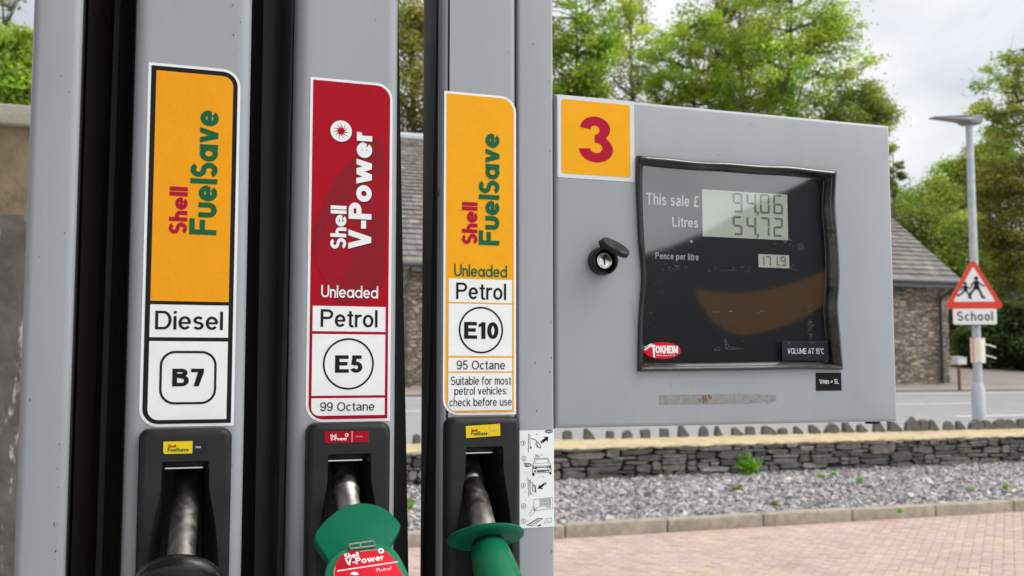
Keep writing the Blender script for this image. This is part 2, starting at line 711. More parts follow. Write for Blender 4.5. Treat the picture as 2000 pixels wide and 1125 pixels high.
M['green_plastic'] = mat('green_plastic', (.004, .155, .072), .33, col2=(.005, .185, .085), scale=12, bump=.02, bscale=300, spec=.3)
M['green_guard'] = mat('green_guard', (.003, .120, .062), .40, col2=(.004, .145, .075), scale=15, bump=.03, bscale=250, spec=.1)
M['lcd'] = mat('lcd', (.50, .56, .46), .5, col2=(.54, .60, .50), scale=30)
M['lcd_digit'] = mat('lcd_digit', (.13, .15, .145), .5)
M['display_black'] = mat('display_black', (.006, .0065, .010), .35, spec=.3)


def m_pane():
    m = bpy.data.materials.new('clear_pane')
    m.use_nodes = True
    N, L = m.node_tree.nodes, m.node_tree.links
    N.remove(N['Principled BSDF'])
    out = N['Material Output']
    fr = N.new('ShaderNodeFresnel')
    geo = N.new('ShaderNodeNewGeometry')
    ior = N.new('ShaderNodeMapRange')         # the same reflectance from both sides of the thin sheet
    ior.inputs['To Min'].default_value = 2.4
    ior.inputs['To Max'].default_value = 1 / 2.4
    L.new(geo.outputs['Backfacing'], ior.inputs['Value'])
    L.new(ior.outputs['Result'], fr.inputs['IOR'])
    tr = N.new('ShaderNodeBsdfTransparent')
    gl = N.new('ShaderNodeBsdfGlossy')
    gl.inputs['Roughness'].default_value = .035
    mix = N.new('ShaderNodeMixShader')
    nz = N.new('ShaderNodeTexNoise')
    nz.inputs['Scale'].default_value = 7
    nz.inputs['Detail'].default_value = 0
    t = N.new('ShaderNodeTexCoord')
    bp = N.new('ShaderNodeBump')
    bp.inputs['Strength'].default_value = .05
    bp.inputs['Distance'].default_value = .02
    L.new(t.outputs['Object'], nz.inputs['Vector'])
    L.new(nz.outputs['Fac'], bp.inputs['Height'])
    L.new(bp.outputs['Normal'], gl.inputs['Normal'])
    L.new(fr.outputs['Fac'], mix.inputs['Fac'])
    L.new(tr.outputs['BSDF'], mix.inputs[1])
    L.new(gl.outputs['BSDF'], mix.inputs[2])
    L.new(mix.outputs['Shader'], out.inputs['Surface'])
    return m


M['pane'] = m_pane()

exec_parts = []
# ------------------------------------------------------------------ the pump
Z0 = CAM_Z
pump = empty('fuel_pump', (.36, .1, 0), 'grey multi-grade fuel pump with three nozzle columns and a boxed sale display', 'fuel pump')
GR, TOP = .16, 2.15                       # the pump stands on its island and rises out of the picture


def profile_column(name, x0, x1, dep, r, mats, parent, hole=None):
    """upright with rounded front corners; hole = (xa, xb, za, zb) left open in the front"""
    b = MB()
    P = [(x0, dep)] + [(x0 + r - r * math.cos(t), r - r * math.sin(t)) for t in [math.pi / 2 * k / 6 for k in range(7)]]
    mid0 = len(P) - 1
    if hole:
        P += [(hole[0], 0), (hole[1], 0)]
    P += [(x1 - r + r * math.sin(t), r - r * math.cos(t)) for t in [math.pi / 2 * k / 6 for k in range(7)]] + [(x1, dep)]
    zs = [GR, hole[2], hole[3], TOP] if hole else [GR, TOP]
    n = len(P)
    vs = [(x, y, z) for z in zs for x, y in P]
    fs = []
    for i in range(len(zs) - 1):
        for j in range(n):
            k = (j + 1) % n
            if j == n - 1 or (hole and i == 1 and j == mid0 + 1):
                continue
            fs.append((i * n + j, i * n + k, (i + 1) * n + k, (i + 1) * n + j))
    fs.append(tuple(range((len(zs) - 1) * n, len(zs) * n)))
    fs.append(tuple(range(n))[::-1])
    b.add(vs, fs, 0, True)
    rc = random.Random(int(x0 * 1e4) + 77)
    for k in range(27):                    # chips along the right arris and stray specks on the face
        if k < 18:
            x, z = x1 - r - rc.uniform(-.0005, .003), Z0 - rc.uniform(.06, .19) if rc.random() < .75 else Z0 + rc.uniform(-.1, .34)
        else:
            x, z = rc.uniform(x0 + r, x1 - r), Z0 + rc.uniform(-.2, .36)
        if hole and hole[0] - .004 < x < hole[1] + .004 and z < hole[3] + .345:
            continue
        q = rc.choice([.0003, .0004, .0006, .0009])
        b.poly([(x + q * math.cos(t) * rc.uniform(.5, 1.1), z + q * 1.6 * math.sin(t) * rc.uniform(.4, 1.3)) for t in (0, 1.2, 2.5, 3.7, 5)], .00022, 1)
    return b.build(name, [mats, M['scuff']], parent, 40)


# columns, posts
cols = [(-.0135, .0912), (.1340, .2352), (.2803, .3597)]
boots = [(-.0012, .0790, Z0 - .0550), (.1470, .2267, Z0 - .0525), (.2825, .3592, Z0 - .0490)]
column_o = []
for i, (x0, x1) in enumerate(cols):
    bx0, bx1, bz = boots[i]
    o = profile_column('nozzle_column', x0, x1, .075 if i < 2 else .066, .011 if i < 2 else .007, M['grey_paint'], pump,
                       (bx0 + .003, bx1 - .003 if i < 2 else x1 - .0085, bz - .33, bz - .004))
    column_o.append(o)
profile_column('frame_post', -.1002, -.0592, .10, .0075, M['grey_paint'], pump)
profile_column('frame_post', .3612, .4009, .16, .003, M['grey_paint'], pump)

# black rear panels between the columns
b = MB()
b.box(-.062, .136, .078, .10, GR, TOP)
b.box(-.0589, -.0582, .0085, .078, GR, TOP)
xa, xb = A(785, 300), A(818, 1125)
d0 = 1.10


def bx(z):            # slanting free edge of the rear panel, hidden at the top by the middle column
    p, q = pt(783, 300, d0), pt(798, 1125, d0)
    t = (z - p.z) / (q.z - p.z)
    return p.x + (q.x - p.x) * t


zt, zb_ = TOP, GR
b.add([(.134, .10, zb_), (bx(1.0), .10, zb_), (bx(1.0), .10, 1.0), (bx(zt), .10, zt), (.134, .10, zt),
       (.134, .13, zb_), (bx(1.0), .13, zb_), (bx(1.0), .13, 1.0), (bx(zt), .13, zt), (.134, .13, zt)],
      [(0, 1, 2, 3, 4), (9, 8, 7, 6, 5), (1, 6, 7, 2), (2, 7, 8, 3), (0, 5, 6, 1), (4, 3, 8, 9), (0, 4, 9, 5)])
b.build('back_panel', M['black_panel'], pump)
b = MB()                                   # folded sheets in the two dark hose gaps
b.add([(-.034, .060, GR), (-.016, .074, GR), (-.016, .074, TOP), (-.028, .060, TOP)], [(0, 1, 2, 3)])
b.add([(-.056, .030, GR), (-.041, .072, GR), (-.033, .072, TOP), (-.056, .030, TOP)], [(0, 1, 2, 3)])
b.add([(.096, .050, GR), (.112, .076, GR), (.108, .076, TOP), (.096, .050, TOP)], [(0, 1, 2, 3)])
b.build('hose_guide', M['brown_black'], pump)
b = MB()
b.add([(.120, .050, GR), (.130, .040, GR), (.1335, .020, TOP), (.126, .050, TOP), (.120, .056, GR), (.130, .056, GR), (.1335, .056, TOP), (.126, .056, TOP)],
      [(0, 1, 2, 3), (4, 7, 6, 5), (0, 4, 5, 1), (1, 5, 6, 2), (2, 6, 7, 3), (3, 7, 4, 0)])
b.build('hose_guide', M['black_side'], pump)
b = MB()                                   # housing behind the right column: black body with a dark grey cheek
b.box(.2815, .3600, .0664, .0725, GR, TOP)
b.box(.2797, .2802, .018, .0725, GR, TOP)
b.build('rear_housing', M['black_void'], pump)
b = MB()
ck = [(.0195, TOP), (.0720, TOP), (.0720, GR), (.0712, GR), (.0667, Z0 - .19), (.042, Z0), (.0215, Z0 + .36)]
b.add([(.2788, y, z) for y, z in ck] + [(.2796, y, z) for y, z in ck],
      [(0, 1, 2, 3, 4, 5, 6), (13, 12, 11, 10, 9, 8, 7)] + [(i, (i + 1) % 7, 7 + (i + 1) % 7, 7 + i) for i in range(7)])
b.tube([(.2796, .014, Z0 + .176), (.2782, .014, Z0 + .176)], .0028, 12)
b.build('side_panel', M['black_side'], pump)

LM = ['v_white', 'v_black', 'v_orange', 'v_red', 'v_green', 'v_crimson', 'v_amber', 'v_darkred', 'v_midred', 'v_shadow', 'v_greyink', 'v_silver']
LX = {k: i for i, k in enumerate(LM)}
LMATS = [M[k] for k in LM]


def pbox(x0, y0, x1, y1):
    """photo-measured ink box on the pump front, squared"""
    a, c = A(x0, (y0 + y1) / 2)[0], A(x1, (y0 + y1) / 2)[0]
    return (a, A((x0 + x1) / 2, y1)[1], c, A((x0 + x1) / 2, y0)[1])


d1_, d2_, d3_, d4_, d5_ = .0004, .0006, .0008, .0010, .0012


def label_base(b, x0, x1, zb, zt, r, margin, col):
    b.poly(rrect(x0, zb, x1, zt, 0, r, 0, r), d1_, 0)
    m = margin
    b.poly(rrect(x0 + m, zb + m, x1 - m, zt - m, 0, r - m, 0, r - m), d2_, LX[col])


# Diesel
b = MB()
x0, x1, zt, zb = -.0016, .0812, Z0 + .2812, Z0 - .0538
label_base(b, x0, x1, zb, zt, .0165, .0026, 'v_black')
ix0, ix1 = x0 + .0070, x1 - .0068
b.poly(rrect(ix0, Z0 + .0605, ix1, zt - .0070, 0, .0095, 0, 0), d3_, LX['v_orange'])
b.poly(rrect(ix0, Z0 + .0274, ix1, Z0 + .0572), d3_, 0)
b.poly(rrect(ix0, zb + .0062, ix1, Z0 + .0238, 0, 0, 0, .0095), d3_, 0)
b.text('Diesel', pbox(303, 608, 435.5, 644), d4_, 1, w=.135)
bb = pbox(311, 685, 423, 790)
b.strip(rrect(bb[0] + .0012, bb[1] + .0012, bb[2] - .0012, bb[3] - .0012, .0125, .0125, .0125, .0125), .0021, d4_, 1, True)
b.text('B7', pbox(336.5, 720, 398, 754.5), d4_, 1, w=.205)
b.text('Shell', pbox(330.5, 365, 366, 457), d4_, LX['v_crimson'], w=.205, st='f', rot=True, track=-.03)
b.text('FuelSave', pbox(372, 215, 425, 459), d4_, LX['v_green'], w=.20, st='f', rot=True, track=-.03)
o = b.build('fuel_label', LMATS, column_o[0])
tag(o, 'orange and white Diesel B7 label with black border')

# the red grade
b = MB()
x0, x1, zt, zb = .1470, .2285, Z0 + .2815, Z0 - .0520
label_base(b, x0, x1, zb, zt, .0165, .0026, 'v_red')
ix0, ix1 = .1522, .2230


def sp_arc(px0, py0, px1, py1, bulge, n=14):
    out = []
    for k in range(n + 1):
        t = k / n
        x, y = px0 + (px1 - px0) * t, py0 + (py1 - py0) * t
        nx, ny = (py1 - py0), -(px1 - px0)
        q = bulge * 4 * t * (1 - t)
        out.append(A(x + nx * q, y + ny * q))
    return out


b.poly(sp_arc(613, 510, 754, 258, .10) + [A(752, 540), A(743, 560), A(700, 585), A(640, 560)], d3_, LX['v_midred'])
b.poly(sp_arc(613, 450, 754, 258, .10)[:14] + [A(754, 330), A(700, 372), A(640, 440), A(612, 505)], d3_ + .00004, LX['v_darkred'])
b.poly(sp_arc(655, 590, 752, 400, .05) + [A(750, 545), A(735, 575), A(710, 592)], d3_ + .00008, LX['v_darkred'])
b.poly(rrect(ix0, Z0 + .0345, ix1, Z0 + .0588), d4_, 0)
b.poly(rrect(ix0, Z0 - .0270, ix1, Z0 + .0318), d4_, 0)
b.poly(rrect(ix0, zb + .0060, ix1, Z0 - .0295, 0, 0, 0, .0075), d4_, 0)
b.text('Petrol', pbox(626, 605, 737, 640), d5_, 1, w=.135)
bb = pbox(629.5, 661, 730.5, 760.5)
cxx, czz = (bb[0] + bb[2]) / 2, (bb[1] + bb[3]) / 2
rr = (bb[2] - bb[0] + bb[3] - bb[1]) / 4 - .0009
b.strip(E(cxx, czz, rr, rr, 0, 353, 50), .0018, d5_, 1, True)
b.text('E5', pbox(654, 694, 707.5, 728), d5_, 1, w=.205)
b.text('99 Octane', pbox(625, 785, 731, 803), d5_, 1, w=.12)
b.text('Unleaded', pbox(627, 558, 738, 582), d5_, 0, w=.135, st='f')
for k, dd in ((1.0, 0),):
    sb = pbox(645, 402, 676, 486)
    b.text('Shell', (sb[0] + .0006, sb[1] - .0006, sb[2] + .0006, sb[3] - .0006), d4_, LX['v_shadow'], w=.19, st='f', rot=True, track=-.03)
    b.text('Shell', sb, d5_, 0, w=.19, st='f', rot=True, track=-.03)
    vb = pbox(681, 258, 725.5, 487)
    b.text('V-Power', (vb[0] + .0008, vb[1] - .0008, vb[2] + .0008, vb[3] - .0008), d4_, LX['v_shadow'], w=.22, st='f', rot=True, track=-.03)
    b.text('V-Power', vb, d5_, 0, w=.22, st='f', rot=True, track=-.03)
c_ = A(666, 256.5)
r_ = .0105
b.poly(E(c_[0] + .0004, c_[1] - .0005, r_ * 1.02, r_ * 1.02, 0, 350, 35), d4_, LX['v_shadow'])
b.poly(E(c_[0], c_[1], r_, r_, 0, 350, 35), d5_, 0)
for k in range(11):
    t = 2 * math.pi * k / 11
    q = [(c_[0] + r_ * rad * math.cos(t + off), c_[1] + r_ * rad * math.sin(t + off)) for rad, off in ((.30, -.28), (.30, .28), (.80, .55))]
    b.poly(q, d5_ + .0001, LX['v_red'])
b.poly(E(c_[0], c_[1], r_ * .31, r_ * .31, 0, 345, 24), d5_ + .00016, LX['v_red'])
o = b.build('fuel_label', LMATS, column_o[1])
tag(o, 'red Petrol E5 99 Octane label with white edge')

# the orange unleaded grade
b = MB()
x0, x1, zt, zb = .2818, .3590, Z0 + .2798, Z0 - .0476
label_base(b, x0, x1, zb, zt, .0165, .0024, 'v_amber')
ix0, ix1 = .2872, .3545
for (ya, yc_, rad) in ((545.5, 591, 0), (594, 695.5, 0), (699, 725.5, 0), (728.5, 801.5, .007)):
    b.poly(rrect(ix0, A(938, yc_)[1], ix1, A(938, ya)[1], 0, 0, 0, rad), d3_, 0)
b.text('Petrol', pbox(890.5, 553, 988, 586), d4_, 1, w=.135)
bb = pbox(895, 599.5, 982.5, 690)
cxx, czz = (bb[0] + bb[2]) / 2, (bb[1] + bb[3]) / 2
rr = (bb[2] - bb[0] + bb[3] - bb[1]) / 4 - .0009
b.strip(E(cxx, czz, rr, rr, 0, 353, 50), .0018, d4_, 1, True)
b.text('E10', pbox(906, 629, 973, 662), d4_, 1, w=.205)
b.text('95 Octane', pbox(891.5, 704, 986, 722), d4_, 1, w=.12)
b.text('Suitable for most', pbox(880, 735, 998, 752), d4_, 1, w=.118)
b.text('petrol vehicles:', pbox(887, 755, 990, 775), d4_, 1, w=.118)
b.text('check before use', pbox(877.5, 777, 999, 793), d4_, 1, w=.118)
b.text('Unleaded', pbox(887, 517, 990, 541), d4_, LX['v_green'], w=.135, st='f')
b.text('Shell', pbox(902, 395, 932, 477), d4_, LX['v_crimson'], w=.205, st='f', rot=True, track=-.03)
b.text('FuelSave', pbox(935, 260.5, 975, 479), d4_, LX['v_green'], w=.20, st='f', rot=True, track=-.03)
o = b.build('fuel_label', LMATS, column_o[2])
tag(o, 'orange Petrol E10 95 Octane label with white edge')


# nozzle boots: a moulded rim round a deep dark pocket
def boot(x0, x1, zt):
    w = x1 - x0
    cx = (x0 + x1) / 2
    F, D = -.015, .062
    zbm = zt - .325
    b = MB()
    r = .009
    outer = rrect(x0, zbm, x1, zt, r, r, r, r)
    n = len(outer)
    # outer skirt: from the column face out to the rim with a rounded shoulder
    rings = [(outer, .001)]
    for k in range(5):
        t = math.pi / 2 * k / 4
        ins = .006 * (1 - math.cos(t))
        rings.append(([(cx + (p[0] - cx) * (1 - 2 * ins / w), (zt + zbm) / 2 + (p[1] - (zt + zbm) / 2) * (1 - 2 * ins / .325)) for p in outer], F + .006 - .006 * math.sin(t)))
    vs = [(p[0], y, p[1]) for ring, y in rings for p in ring]
    fs = [(i * n + j, i * n + (j + 1) % n, (i + 1) * n + (j + 1) % n, (i + 1) * n + j) for i in range(len(rings) - 1) for j in range(n)]
    b.add(vs, fs, 0, True)
    # rim face with the flaring pocket: rows of (z, half width of rim edge, half width of throat)
    xi0, xi1 = x0 + .006, x1 - .006
    hw = (xi1 - xi0) / 2
    rows = [(zt - .0290, .58, .0), (zt - .0305, .60, .50), (zt - .040, .605, .54), (zt - .052, .61, .54), (zt - .063, .66, .54), (zt - .075, .73, .54), (zt - .090, .80, .55),
            (zt - .110, .87, .56), (zt - .135, .91, .58), (zt - .18, .93, .60), (zt - .26, .93, .62), (zbm + .02, .80, .6)]
    ztop, zbot = zt - .006, zbm + .006
    # flat part: above the pocket, then left and right of it
    top_z = rows[0][0]
    b.add([(xi0, F, ztop), (xi1, F, ztop), (xi1, F, top_z), (xi0, F, top_z)], [(0, 3, 2, 1)], 0)
    for sgn in (-1, 1):
        edge = xi0 if sgn < 0 else xi1
        vs, fs = [], []
        for z, e, t in rows:
            xe = cx + sgn * hw * e
            xt = cx + sgn * hw * (t if t else .5)
            yd = F
            vs += [(edge, F, z), (xe, F, z), (cx + sgn * hw * (e * .82 + (t or .5) * .18), F + .0025, z), (cx + sgn * hw * (e * .45 + (t or .5) * .55), F + .013, z), (xt, .012, z), (xt, D, z)]
        for i in range(len(rows) - 1):
            for j in range(5):
                q = (i * 6 + j, i * 6 + j + 1, (i + 1) * 6 + j + 1, (i + 1) * 6 + j)
                fs.append(q if sgn < 0 else q[::-1])
        b.add(vs, fs, 0, True)
    # sloping lintel at the top of the pocket
    z = rows[0][0]
    e = hw * .58
    t = hw * .52
    b.add([(cx - e, F, z), (cx + e, F, z), (cx + e, F + .003, z - .0015), (cx - e, F + .003, z - .0015), (cx + t, .010, z - .0075), (cx - t, .010, z - .0075), (cx + t, D, z - .006), (cx - t, D, z - .006)],
          [(0, 3, 2, 1), (3, 5, 4, 2), (5, 7, 6, 4)], 0, True)
    z = rows[-1][0]
    b.add([(xi0, F, z), (xi1, F, z), (xi1, F, zbot), (xi0, F, zbot)], [(0, 3, 2, 1)], 0)
    b.add([(cx - hw, D, rows[0][0]), (cx + hw, D, rows[0][0]), (cx + hw, D, z), (cx - hw, D, z)], [(0, 3, 2, 1)], 1)
    o = b.build('nozzle_boot', [M['boot_plastic'], M['black_void']], pump, 50)
    # bright worn lip of the flap inside
    b = MB()
    b.box(cx - hw * .50, cx + hw * .46, .004, .006, zt - .0372, zt - .0360)
    b.build('flap_lip', M['chrome'], o)
    return o


boot_o = [boot(*q) for q in boots]


def fbox(b, q, dep=-.0153):
    """ink box measured on the boot front"""
    x0, y0, x1, y1 = q
    d = 1 + dep
    a, c = pt(x0, (y0 + y1) / 2, d), pt(x1, (y0 + y1) / 2, d)
    return (a.x, pt((x0 + x1) / 2, y1, d).z, c.x, pt((x0 + x1) / 2, y0, d).z)


GM = [M['v_yellow'], M['v_navy'], M['v_brightred'], M['v_white'], M['v_green'], M['v_red'], M['v_greyink']]
b = MB()
q = fbox(b, (319, 862, 376, 886))
b.poly(rrect(*q, 0, 0, 0, .002), .0156, 0)
q = fbox(b, (376.5, 861, 404, 885))
b.poly(rrect(*q), .0156, 1)
b.text('Shell', fbox(b, (328, 868, 344, 874)), .0159, 5, w=.2, st='f')
b.text('FuelSave', fbox(b, (327.5, 874.5, 369, 882)), .0159, 4, w=.2, st='f')
b.text('Diesel', fbox(b, (382, 871, 392, 875)), .0159, 3, w=.14)
b.build('grade_label', GM, boot_o[0])
b = MB()
q = fbox(b, (634, 842, 720, 864))
b.poly(rrect(*q, 0, 0, 0, .002), .0156, 5)
q2 = fbox(b, (687, 842.5, 687.8, 863))
b.poly(rrect(*q2), .0158, 3)
b.text('Shell', fbox(b, (645, 848, 657, 853.5)), .0159, 3, w=.2, st='f')
b.text('V-Power', fbox(b, (645, 853.5, 677, 860)), .0159, 3, w=.22, st='f')
c = fbox(b, (674, 847, 680, 852.5))
b.strip(E((c[0] + c[2]) / 2, (c[1] + c[3]) / 2, .0013, .0013, 0, 345, 20), .0008, .0159, 3, True)
b.text('Unleaded', fbox(b, (694, 850.5, 708, 853.5)), .0159, 6, w=.14)
b.build('grade_label', GM, boot_o[1])
b = MB()
q = fbox(b, (910.5, 829.5, 977, 854))
b.poly([(q[0], q[1] - .0004), (q[2], q[1] + .0012), (q[2] - .0003, q[3] + .0006), (q[0] - .0006, q[3] - .0010)], .0156, 0)
q2 = fbox(b, (955.5, 831, 956.2, 851))
b.poly(rrect(*q2), .0158, 6)
b.text('Shell', fbox(b, (920, 837.5, 932, 843)), .0159, 5, w=.2, st='f')
b.text('FuelSave', fbox(b, (920, 842.5, 952, 850)), .0159, 4, w=.2, st='f')
b.text('Unleaded', fbox(b, (959, 839, 971, 842.5)), .0159, 6, w=.14)
b.build('grade_label', GM, boot_o[2])

# ---- the display head
hx0, hx1, hz0, hz1 = .4026, .8327, Z0 - .0628, Z0 + .2877
gpx_o = [(1243, 305), (1300, 309), (1360, 316), (1420, 318), (1480, 323), (1540, 325), (1590, 331), (1631, 335), (1628, 400), (1633, 470), (1636, 540), (1633, 600), (1638, 660), (1642.5, 722),
         (1580, 721), (1500, 722), (1420, 723.5), (1330, 724.5), (1245, 725.5), (1245.5, 660), (1248, 600), (1252, 540), (1247, 480), (1244, 420), (1242, 360)]
gpx_i = [(1258, 322), (1305, 327), (1362, 331), (1420, 334), (1480, 339), (1538, 342), (1586, 347), (1614, 351), (1612, 410), (1618, 470), (1621, 540), (1618, 600), (1622, 655), (1627, 706),
         (1575, 706), (1500, 707), (1420, 708.5), (1335, 709.5), (1260, 710), (1259, 655), (1261, 600), (1265, 540), (1261, 480), (1258, 420), (1257, 365)]


def dens(P, n=4):
    out = []
    N = len(P)
    crn = {0, 7, 13, 18}
    for i in range(N):
        p0, p1, p2, p3 = P[(i - 1) % N], P[i], P[(i + 1) % N], P[(i + 2) % N]
        if i in crn:
            p0 = (2 * p1[0] - p2[0], 2 * p1[1] - p2[1])
        if (i + 1) % N in crn:
            p3 = (2 * p2[0] - p1[0], 2 * p2[1] - p1[1])
        for k in range(n):
            t = k / n
            out.append(tuple(.5 * ((2 * p1[c]) + (-p0[c] + p2[c]) * t + (2 * p0[c] - 5 * p1[c] + 4 * p2[c] - p3[c]) * t * t + (-p0[c] + 3 * p1[c] - 3 * p2[c] + p3[c]) * t ** 3) for c in (0, 1)))
    return out


gO = [A(*p) for p in dens(gpx_o)]
gI = [A(*p) for p in dens(gpx_i)]
b = MB()
# shell of the head: front sheet with the window opening, rolled edges
r = .0045
dep = .20
loops = []
for k in range(5):
    t = math.pi / 2 * k / 4
    i_ = r * (1 - math.cos(t))
    loops.append((i_, r - r * math.sin(t)))
nn = len(gO)


def edge_loop(ins, y):
    """loop with the same count as the gasket, following the rectangle"""
    out = []
    X0, X1, Z0_, Z1_ = hx0 + ins, hx1 - ins, hz0 + ins, hz1 - ins
    sides = [(0, 28, (X0, Z1_), (X1, Z1_)), (28, 52, (X1, Z1_), (X1, Z0_)), (52, 72, (X1, Z0_), (X0, Z0_)), (72, 100, (X0, Z0_), (X0, Z1_))]
    for a, c, p, q in sides:
        for k in range(a, c):
            t = (k - a) / (c - a)
            out.append((p[0] + (q[0] - p[0]) * t, y, p[1] + (q[1] - p[1]) * t))
    return out


L_ = [edge_loop(0, dep)] + [edge_loop(i_, y) for i_, y in loops]
mid = [(g[0] + (-.002 if 0 else 0), 0.0, g[1]) for g in gO]
L_.append(mid)
vs = [p for lp in L_ for p in lp]
fs = [(i * nn + j, i * nn + (j + 1) % nn, (i + 1) * nn + (j + 1) % nn, (i + 1) * nn + j) for i in range(len(L_) - 1) for j in range(nn)]
fs.append(tuple(range(nn)))
b.add(vs, fs, 0, True)
rt = random.Random(3)
# chips and marks in the paint
for k in range(26):
    x, z = rt.uniform(hx0 + .01, hx1 - .01), rt.uniform(hz0 + .01, hz1 - .01)
    if .49 < x < .765 and Z0 - .03 < z < Z0 + .235:
        continue
    s_ = rt.choice([.0004, .0005, .0007, .001])
    b.poly([(x + s_ * math.cos(t) * rt.uniform(.5, 1.2), z + s_ * .7 * math.sin(t) * rt.uniform(.5, 1.2)) for t in (0, 1.2, 2.5, 3.7, 5)], .00025, 1)
for (sx0, sy0, sx1, sy1) in ((1396, 301, 1408, 303), (1233, 590, 1240, 640), (1462, 240, 1470, 245), (1308, 745, 1309, 758), (1350, 752, 1351, 758)):
    b.strip([A(sx0, sy0), A((sx0 + sx1) / 2 + 1, (sy0 + sy1) / 2), A(sx1, sy1)], .0003, .00025, 1)

head = b.build('display_head', [M['grey_paint'], mat('chip', (.16, .155, .15), .7)], pump, 40)
b = MB()
b.tube([(hx1 - .012, .03, hz0 + .0005), (hx1 - .012, .03, hz0 - .004)], .009, 16)
b.build('foot', M['rubber'], head)
b = MB()
b.tube([(hx1 - .012, .06, hz1 - .001), (hx1 - .012, .06, hz1 + .003)], .006, 14)
b.build('screw', M['rubber'], head)

b = MB()                                   # number sticker
x0, x1, z0, z1 = .4053, .4948, Z0 + .1988, Z0 + .2872
b.poly(rrect(x0, z0, x1, z1, .001, .001, .001, .001), d1_, 0)
b.poly(rrect(x0 + .0045, z0 + .0046, x1 - .0050, z1 - .0046, .003, .003, .003, .003), d2_, 1)
gx = .4495


def three(cx, cz, W, H, off, d, m):
    """fat figure 3 of two bowls"""
    w = .30
    def mp_(u, v):
        return (cx + (u - .5) * W, cz + (v - .5) * H)
    up = E(.5, .735, .46 - .0, .265, 172, -58, 26)
    upi = E(.5, .70, .135, .095, -70, 180, 20)
    p = [(x, y) for x, y in up]
    o1 = E(.48, .735, .44, .265, 178, -40, 26)
    o2 = E(.50, .29, .50, .29, 48, -178, 30)
    i2 = E(.50, .315, .185, .110, -172, 92, 22)
    i1 = E(.47, .705, .135, .098, -90, 178, 20)
    pts = o1 + [(.80, .53)] + o2 + i2 + [(.46, .43), (.46, .60)] + i1
    q = [mp_(x + off[0] * 0, y) for x, y in pts]
    return q


q = three(.4495, Z0 + .2420, .0395, .0495, (0, 0), 0, 0)
b.poly(q, d3_, 2)
b.build('number_label', [M['v_silver'], M['v_amber'], M['v_crimson']], head)

b = MB()
q = pbox(1593, 728, 1643, 763)
b.poly(rrect(*q), d1_, 0)
b.text('Vmin = 5L', pbox(1600, 740.5, 1638, 749.5), d2_, 1, w=.11)
b.build('volume_label', [M['v_black'], M['v_white']], head)

b = MB()                                   # torn remains of an old sticker
q = pbox(1288, 770, 1516, 789)
rt = random.Random(3)
n = 60
up = [(q[0] + (q[2] - q[0]) * k / n, q[3] + rt.uniform(-.0006, .0003) - (.0022 * max(0, k / n - .72) / .28 if k / n > .72 else 0) * rt.uniform(.2, 1.4)) for k in range(n + 1)]
dn = [(q[0] + (q[2] - q[0]) * k / n, q[1] + rt.uniform(-.0003, .0006) + (.0030 * max(0, k / n - .72) / .28 if k / n > .72 else 0) * rt.uniform(.1, 1.4)) for k in range(n + 1)]
b.poly(up + dn[::-1], .0003, 0)
for k in range(18):
    x = q[0] + (q[2] - q[0]) * rt.uniform(.72, 1.0)
    z = rt.uniform(q[1], q[3])
    b.poly([(x + rt.uniform(-.0022, .0022), z + rt.uniform(-.0016, .0016)) for _ in range(4)], .00034 + k * 4e-6, 2)
for k in range(10):
    x = q[0] + (q[2] - q[0]) * rt.gauss(.40, .03)
    z = rt.uniform(q[1] + .002, q[3] - .001)
    b.poly([(x + .0016 * math.cos(t) * rt.uniform(.3, 1.3), z + .0034 * math.sin(t) * rt.uniform(.3, 1.1)) for t in (.2, 1.1, 1.9, 2.8, 3.7, 4.6, 5.5)], .00046 + k * 4e-6, 1)
for k in range(14):
    x = q[0] + (q[2] - q[0]) * rt.uniform(.2, .8)
    b.strip([(x, q[1]), (x + rt.uniform(-.002, .003), (q[1] + q[3]) / 2), (x + rt.uniform(-.003, .004), q[3])], .0003, .0006 + k * 4e-6, 2)
b.build('sticker_residue', [mat('residue', (.225, .225, .22), .6, col2=(.30, .30, .295), scale=220, bump=.1), mat('residue_brown', (.20, .10, .045), .7), M['grey_paint']], head)

# window: black printed sheet, readouts, clear pane in a wavy rubber gasket
win = empty('display_window', (.625, .01, Z0 + .11))
win.parent = pump
win.matrix_parent_inverse = Matrix.Translation(-pump.location)
DEPTH = .010
b = MB()
b.map = lambda u, v, d: (u, DEPTH - d, v)
b.poly([(g[0], g[1]) for g in gI], 0, 0)
TX = 1
kx = 1.0


def wbox(x0, y0, x1, y1):
    d = 1 + DEPTH
    a, c = pt(x0, (y0 + y1) / 2, d), pt(x1, (y0 + y1) / 2, d)
    return (a.x, pt((x0 + x1) / 2, y1, d).z, c.x, pt((x0 + x1) / 2, y0, d).z)


b.text('This sale £', wbox(1262, 379.5, 1365, 402), .0003, 1, w=.15, track=.02)
b.text('Litres', wbox(1313, 424.5, 1363.5, 444.5), .0003, 1, w=.15, track=.02)
b.text('Pence per litre', wbox(1280, 494.5, 1364.5, 510.5), .0003, 1, w=.15, track=.02)
c = wbox(1347, 468, 1353, 475)
b.poly(E((c[0] + c[2]) / 2, (c[1] + c[3]) / 2, .0017, .0017, 0, 340, 16), .0003, 2)
c = wbox(1556, 474, 1572, 490)
b.poly(E((c[0] + c[2]) / 2, (c[1] + c[3]) / 2, .0048, .0044, 0, 340, 20), .0003, 3)
M['panel_ink'] = mat('panel_ink', (.50, .50, .50), .4)
M['sensor'] = mat('sensor', (.035, .035, .038), .3)
b.build('display_panel', [M['display_black'], M['panel_ink'], M['v_greyink'], M['sensor']], win)


